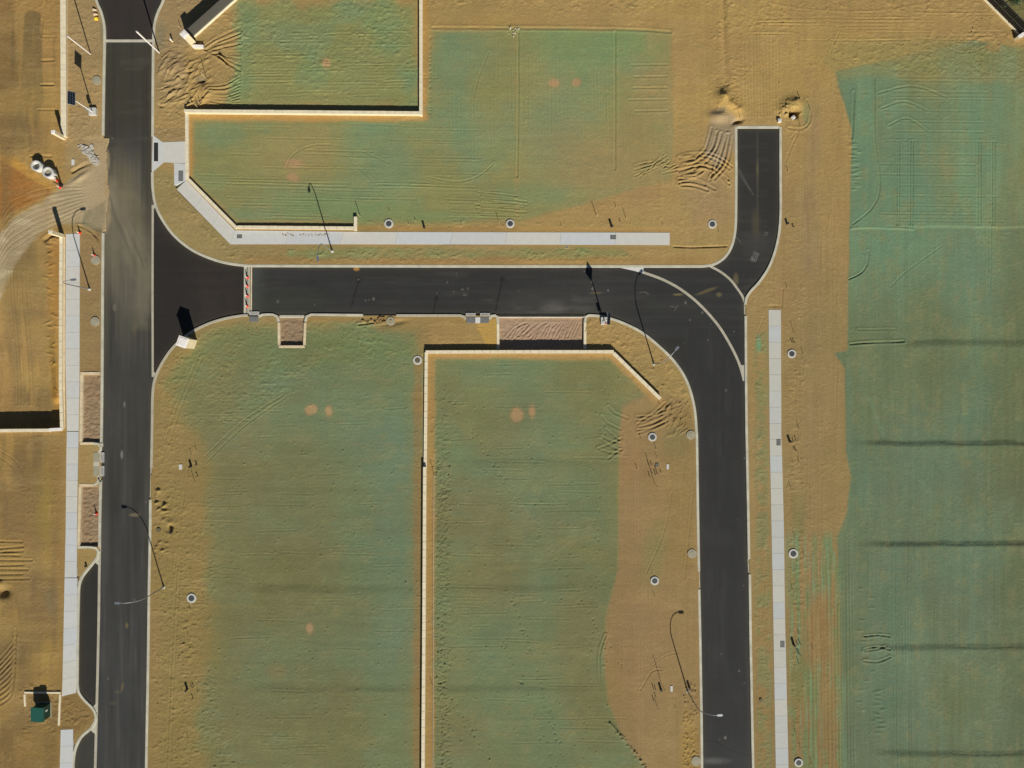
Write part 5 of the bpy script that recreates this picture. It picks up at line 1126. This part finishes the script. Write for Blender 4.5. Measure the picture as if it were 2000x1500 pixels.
stubs = [(1267, 908, .5, 'upper left of the upper bare strip cluster'), (1272, 907, .35, 'upper right of the upper bare strip cluster'), (1268.5, 930, .5, 'lower left of the upper bare strip cluster'), (1272.5, 923, .35, 'lower right of the upper bare strip cluster'),
 (1283, 924, .8, 'tallest of the upper bare strip cluster'), (1279.5, 926, .5, 'left of the tallest in the upper bare strip cluster'), (1290.5, 922, .3, 'easternmost of the upper bare strip cluster'), (1276, 1344, .5, 'upper left of the lower bare strip cluster'), (1280, 1345, .4, 'upper right of the lower bare strip cluster'),
 (1276, 1366, .5, 'lower left of the lower bare strip cluster'), (1280, 1359, .35, 'lower right of the lower bare strip cluster'), (1549, 861.5, .35, 'nearer the middle east pedestal'), (1554, 860, .5, 'further from the middle east pedestal'), (1551, 878, .35, 'lower left of the middle east group'), (1554.5, 880, .5, 'lower right of the middle east group'),
 (1557, 1257, .35, 'nearer the lower east pedestal'), (1562, 1256, .45, 'further from the lower east pedestal'), (1557.5, 1275, .4, 'lower left of the lower east group'), (1561, 1277, .5, 'lower right of the lower east group'), (385, 908, .35, 'right of the pedestal in the field east of the main road'), (383, 907, .4, 'touching the pedestal in the field east of the main road'),
 (386, 930, .4, 'lower one in the field east of the main road'), (378, 1341, .45, 'right of the lower left pedestal'), (374, 1340, .3, 'close beside the lower left pedestal'), (377, 1364, .5, 'below the lower left pedestal'), (1550, 443, .35, 'right of the pedestal by the road stub curve'), (1548, 443, .3, 'nearest the pedestal by the road stub curve'), (1211, 433, .4, 'right of the black pedestal north of the pavement'), (1546, 668, .4, 'left of the pair above the upper east manhole'), (1550, 669, .5, 'right of the pair above the upper east manhole')]
for i, (x, y, h, l) in enumerate(stubs):
    o = st0 if i == 0 else copy_tree(st0); o.location = P(x, y); o.scale = (1, 1, h); tag(o, 'capped pipe stub, ' + l, 'pipe stub', g)
def make_ped():
    root = empty('utility_pedestal', (0, 0, 0)); bm = bmesh.new(); box(bm, -.15, -.13, -.1, .15, .13, .62, .015); obj('body', bm, M['black'], root)
    bm = bmesh.new(); box(bm, -.17, -.15, .62, .17, .15, .70, .02); obj('cap', bm, M['black'], root); return root
pd0 = make_ped(); g = 'short black utility pedestals'
for i, (x, y, h, l) in enumerate([(1194.5, 443, 1.15, 'north of the pavement near its grey lid'), (829, 445, 1.0, 'north of the pavement in yellow sand'), (1537, 437, .7, 'just right of the road stub curve'), (1542, 862, .9, 'beside the upper lid of the east pavement'), (1550, 1259, 1.0, 'beside the lower lid of the east pavement'),
        (373.5, 911, .9, 'in the field east of the main road by a white lid'), (366, 1346, 1.0, 'in the lower left field'), (1290.5, 1346, .95, 'on the lower bare strip left of a white lid'), (1346, 1342, .9, 'next to the lower right street lamp'), (169, 1105, .5, 'in the soil wedge at the top of the parking bay'), (334, 1040, .4, 'in the small hole east of the main road')]):
    o = pd0 if i == 0 else copy_tree(pd0); o.location = P(x, y); o.scale = (1, 1, h); o.rotation_euler = (0, 0, .2 * i); tag(o, 'short black utility pedestal ' + l, 'pedestal', g)
pillar('concrete_block', 'pale square concrete block at the top right corner of the road stub', 1521, 237, .5, .45, .02, 0, 'white', cat='block')
pillar('concrete_block', 'tilted white concrete block below the right-hand dirt pile', 1548, 231, .5, .4, .02, R(35), 'white', cat='block')
pillar('marker_post', 'short white marker post with black shadow left of the fence pillar', 337, 81, .22, .75, .02, R(20), 'capw', cat='post')

# bags and rubble
def lump(name, label, x, y, sx, sy, sz, m, seed, cat, rz=0, z=0):
    rs = random.Random(seed); bm = bmesh.new(); bmesh.ops.create_icosphere(bm, subdivisions=3, radius=1)
    for v in bm.verts:
        n = math.sin(v.co.x * 5 + seed) * .1 + math.sin(v.co.y * 7 + seed * 2) * .08 + rs.uniform(-.05, .05); v.co *= 1 + n
        v.co.x *= sx; v.co.y *= sy; v.co.z = max(v.co.z, -.35) * sz
    o = obj(name, bm, M[m], None, True); o.location = P(x, y) + Vector((0, 0, sz * .3 + z)); o.rotation_euler = (0, 0, rz); return tag(o, label, cat)
lump('sandbag', 'bright yellow bag beside the top left kerb', 189, 37, .36, .28, .3, 'yellow', 1, 'bag', .7)
lump('sandbag', 'pale sack just above the yellow bag', 187, 29, .36, .24, .3, 'sack', 2, 'bag', .2); lump('sandbag', 'pinkish sack highest of the three by the top left kerb', 185, 20, .34, .2, .25, 'sack', 3, 'bag', -.1)
rs = random.Random(9)
bm = bmesh.new()
for (x, y, rx, ry) in ((166, 288, .55, .4), (173, 295, .7, .5), (178, 302, .6, .75), (184, 311, .75, .6), (189, 318, .5, .45), (179, 287, .3, .5)):
    c = P(x, y); n = 15; a0 = rs.uniform(0, 6)
    prism(bm, [(c.x + rx * math.cos(6.28 * j / n + a0) * rs.uniform(.6, 1.25), c.y + ry * math.sin(6.28 * j / n + a0) * rs.uniform(.6, 1.25)) for j in range(n)], -.1, .03 + x * .0001)
for k in range(90):
    t = rs.random(); x = 160 + 30 * t + rs.gauss(0, 3.2); y = 284 + 34 * t ** .9 + rs.gauss(0, 2.6); c = P(x, y); n = rs.choice([4, 5, 6]); r = rs.uniform(.05, .24) * (1.2 - .5 * abs(t - .5)); a0 = rs.uniform(0, 3)
    top = [(c.x + r * math.cos(6.28 * j / n + a0) * rs.uniform(.5, 1.3), c.y + r * .8 * math.sin(6.28 * j / n + a0) * rs.uniform(.5, 1.3)) for j in range(n)]
    prism(bm, top, -.03, rs.uniform(.05, .12) + k * .001)
o = obj('concrete_rubble', bm, M['sheet']); tag(o, 'spill of broken white concrete beside the main road kerb gap', 'rubble', kind='stuff')
bm = bmesh.new()
for k in range(16):
    c = P(1008 + rs.gauss(0, 6), 62 + rs.gauss(0, 5)); r = rs.uniform(.04, .12); prism(bm, [(c.x + r * math.cos(j * 1.05), c.y + r * math.sin(j * 1.05) * .8) for j in range(6)], 0, .1 + r)
o = obj('white_rocks', bm, M['wrock']); tag(o, 'scatter of small white rocks at the top of the lot ditch', 'rocks', kind='stuff')
bm = bmesh.new()
for k in range(22):
    c = P(745 + rs.gauss(0, 14), 626 + rs.gauss(0, 3.5)); r = rs.uniform(.08, .25); prism(bm, [(c.x + r * math.cos(j * 1.05 + k), c.y + r * math.sin(j * 1.05 + k) * .6) for j in range(6)], -.2, .06 + r * .7)
o = obj('earth_rubble', bm, M['rock']); tag(o, 'broken brown rubble where the southern kerb is missing', 'rubble', kind='stuff')
bm = bmesh.new()
for k in range(340):
    q = rs.choice([(300, 470, 80, 205), (300, 480, 630, 780), (480, 820, 640, 720), (1150, 1340, 625, 780), (845, 885, 880, 1500), (300, 420, 900, 1500), (1870, 1980, 30, 110), (1300, 1350, 785, 850), (1340, 1362, 1330, 1500), (1400, 1640, 0, 170), (130, 196, 0, 260)])
    px_, py_ = rs.uniform(q[0], q[1]), rs.uniform(q[2], q[3]); j_, i_ = np.searchsorted(gy, py_), np.searchsorted(gx, px_)
    if hard[j_, i_] > -5: continue
    c = P(px_, py_); c.z = float(Z[j_, i_]) - .04; r = rs.uniform(.05, .12)
    nv = len(bm.verts); bmesh.ops.create_icosphere(bm, subdivisions=1, radius=r); bm.verts.ensure_lookup_table()
    for v in bm.verts[nv:]: v.co = Vector((v.co.x * rs.uniform(.8, 1.3), v.co.y, v.co.z * .8)) + Vector((c.x, c.y, c.z + .06))
o = obj('dirt_clods', bm, M['rock']); tag(o, 'scattered clods of dry earth over the churned soil', 'clods', kind='stuff')
bm = bmesh.new(); tube(bm, [P(847.5, 928, .25), P(846.5, 1100, .25), P(846, 1300, .25), P(845, 1620, .25)], .022, 6); o = obj('string_line', bm, M['string']); tag(o, 'pale taut builders string running beside the long centre wall', 'string')

bm = bmesh.new(); rs = random.Random(21)
for k in range(46):
    x = rs.choice([rs.uniform(550, 577), rs.uniform(582, 622), rs.uniform(622, 648)]); c = P(x, 458 + rs.gauss(0, 1.3), .045); r = rs.uniform(.03, .14); n = 6
    prism(bm, [(c.x + r * math.cos(j * 1.05) * rs.uniform(.6, 1.8), c.y + r * .6 * math.sin(j * 1.05)) for j in range(n)], .035, .05 + k * .0003)
o = obj('mud_crumbs', bm, M['rock']); tag(o, 'brown mud crumbs scattered on the north pavement below the wall', 'mud', kind='stuff')
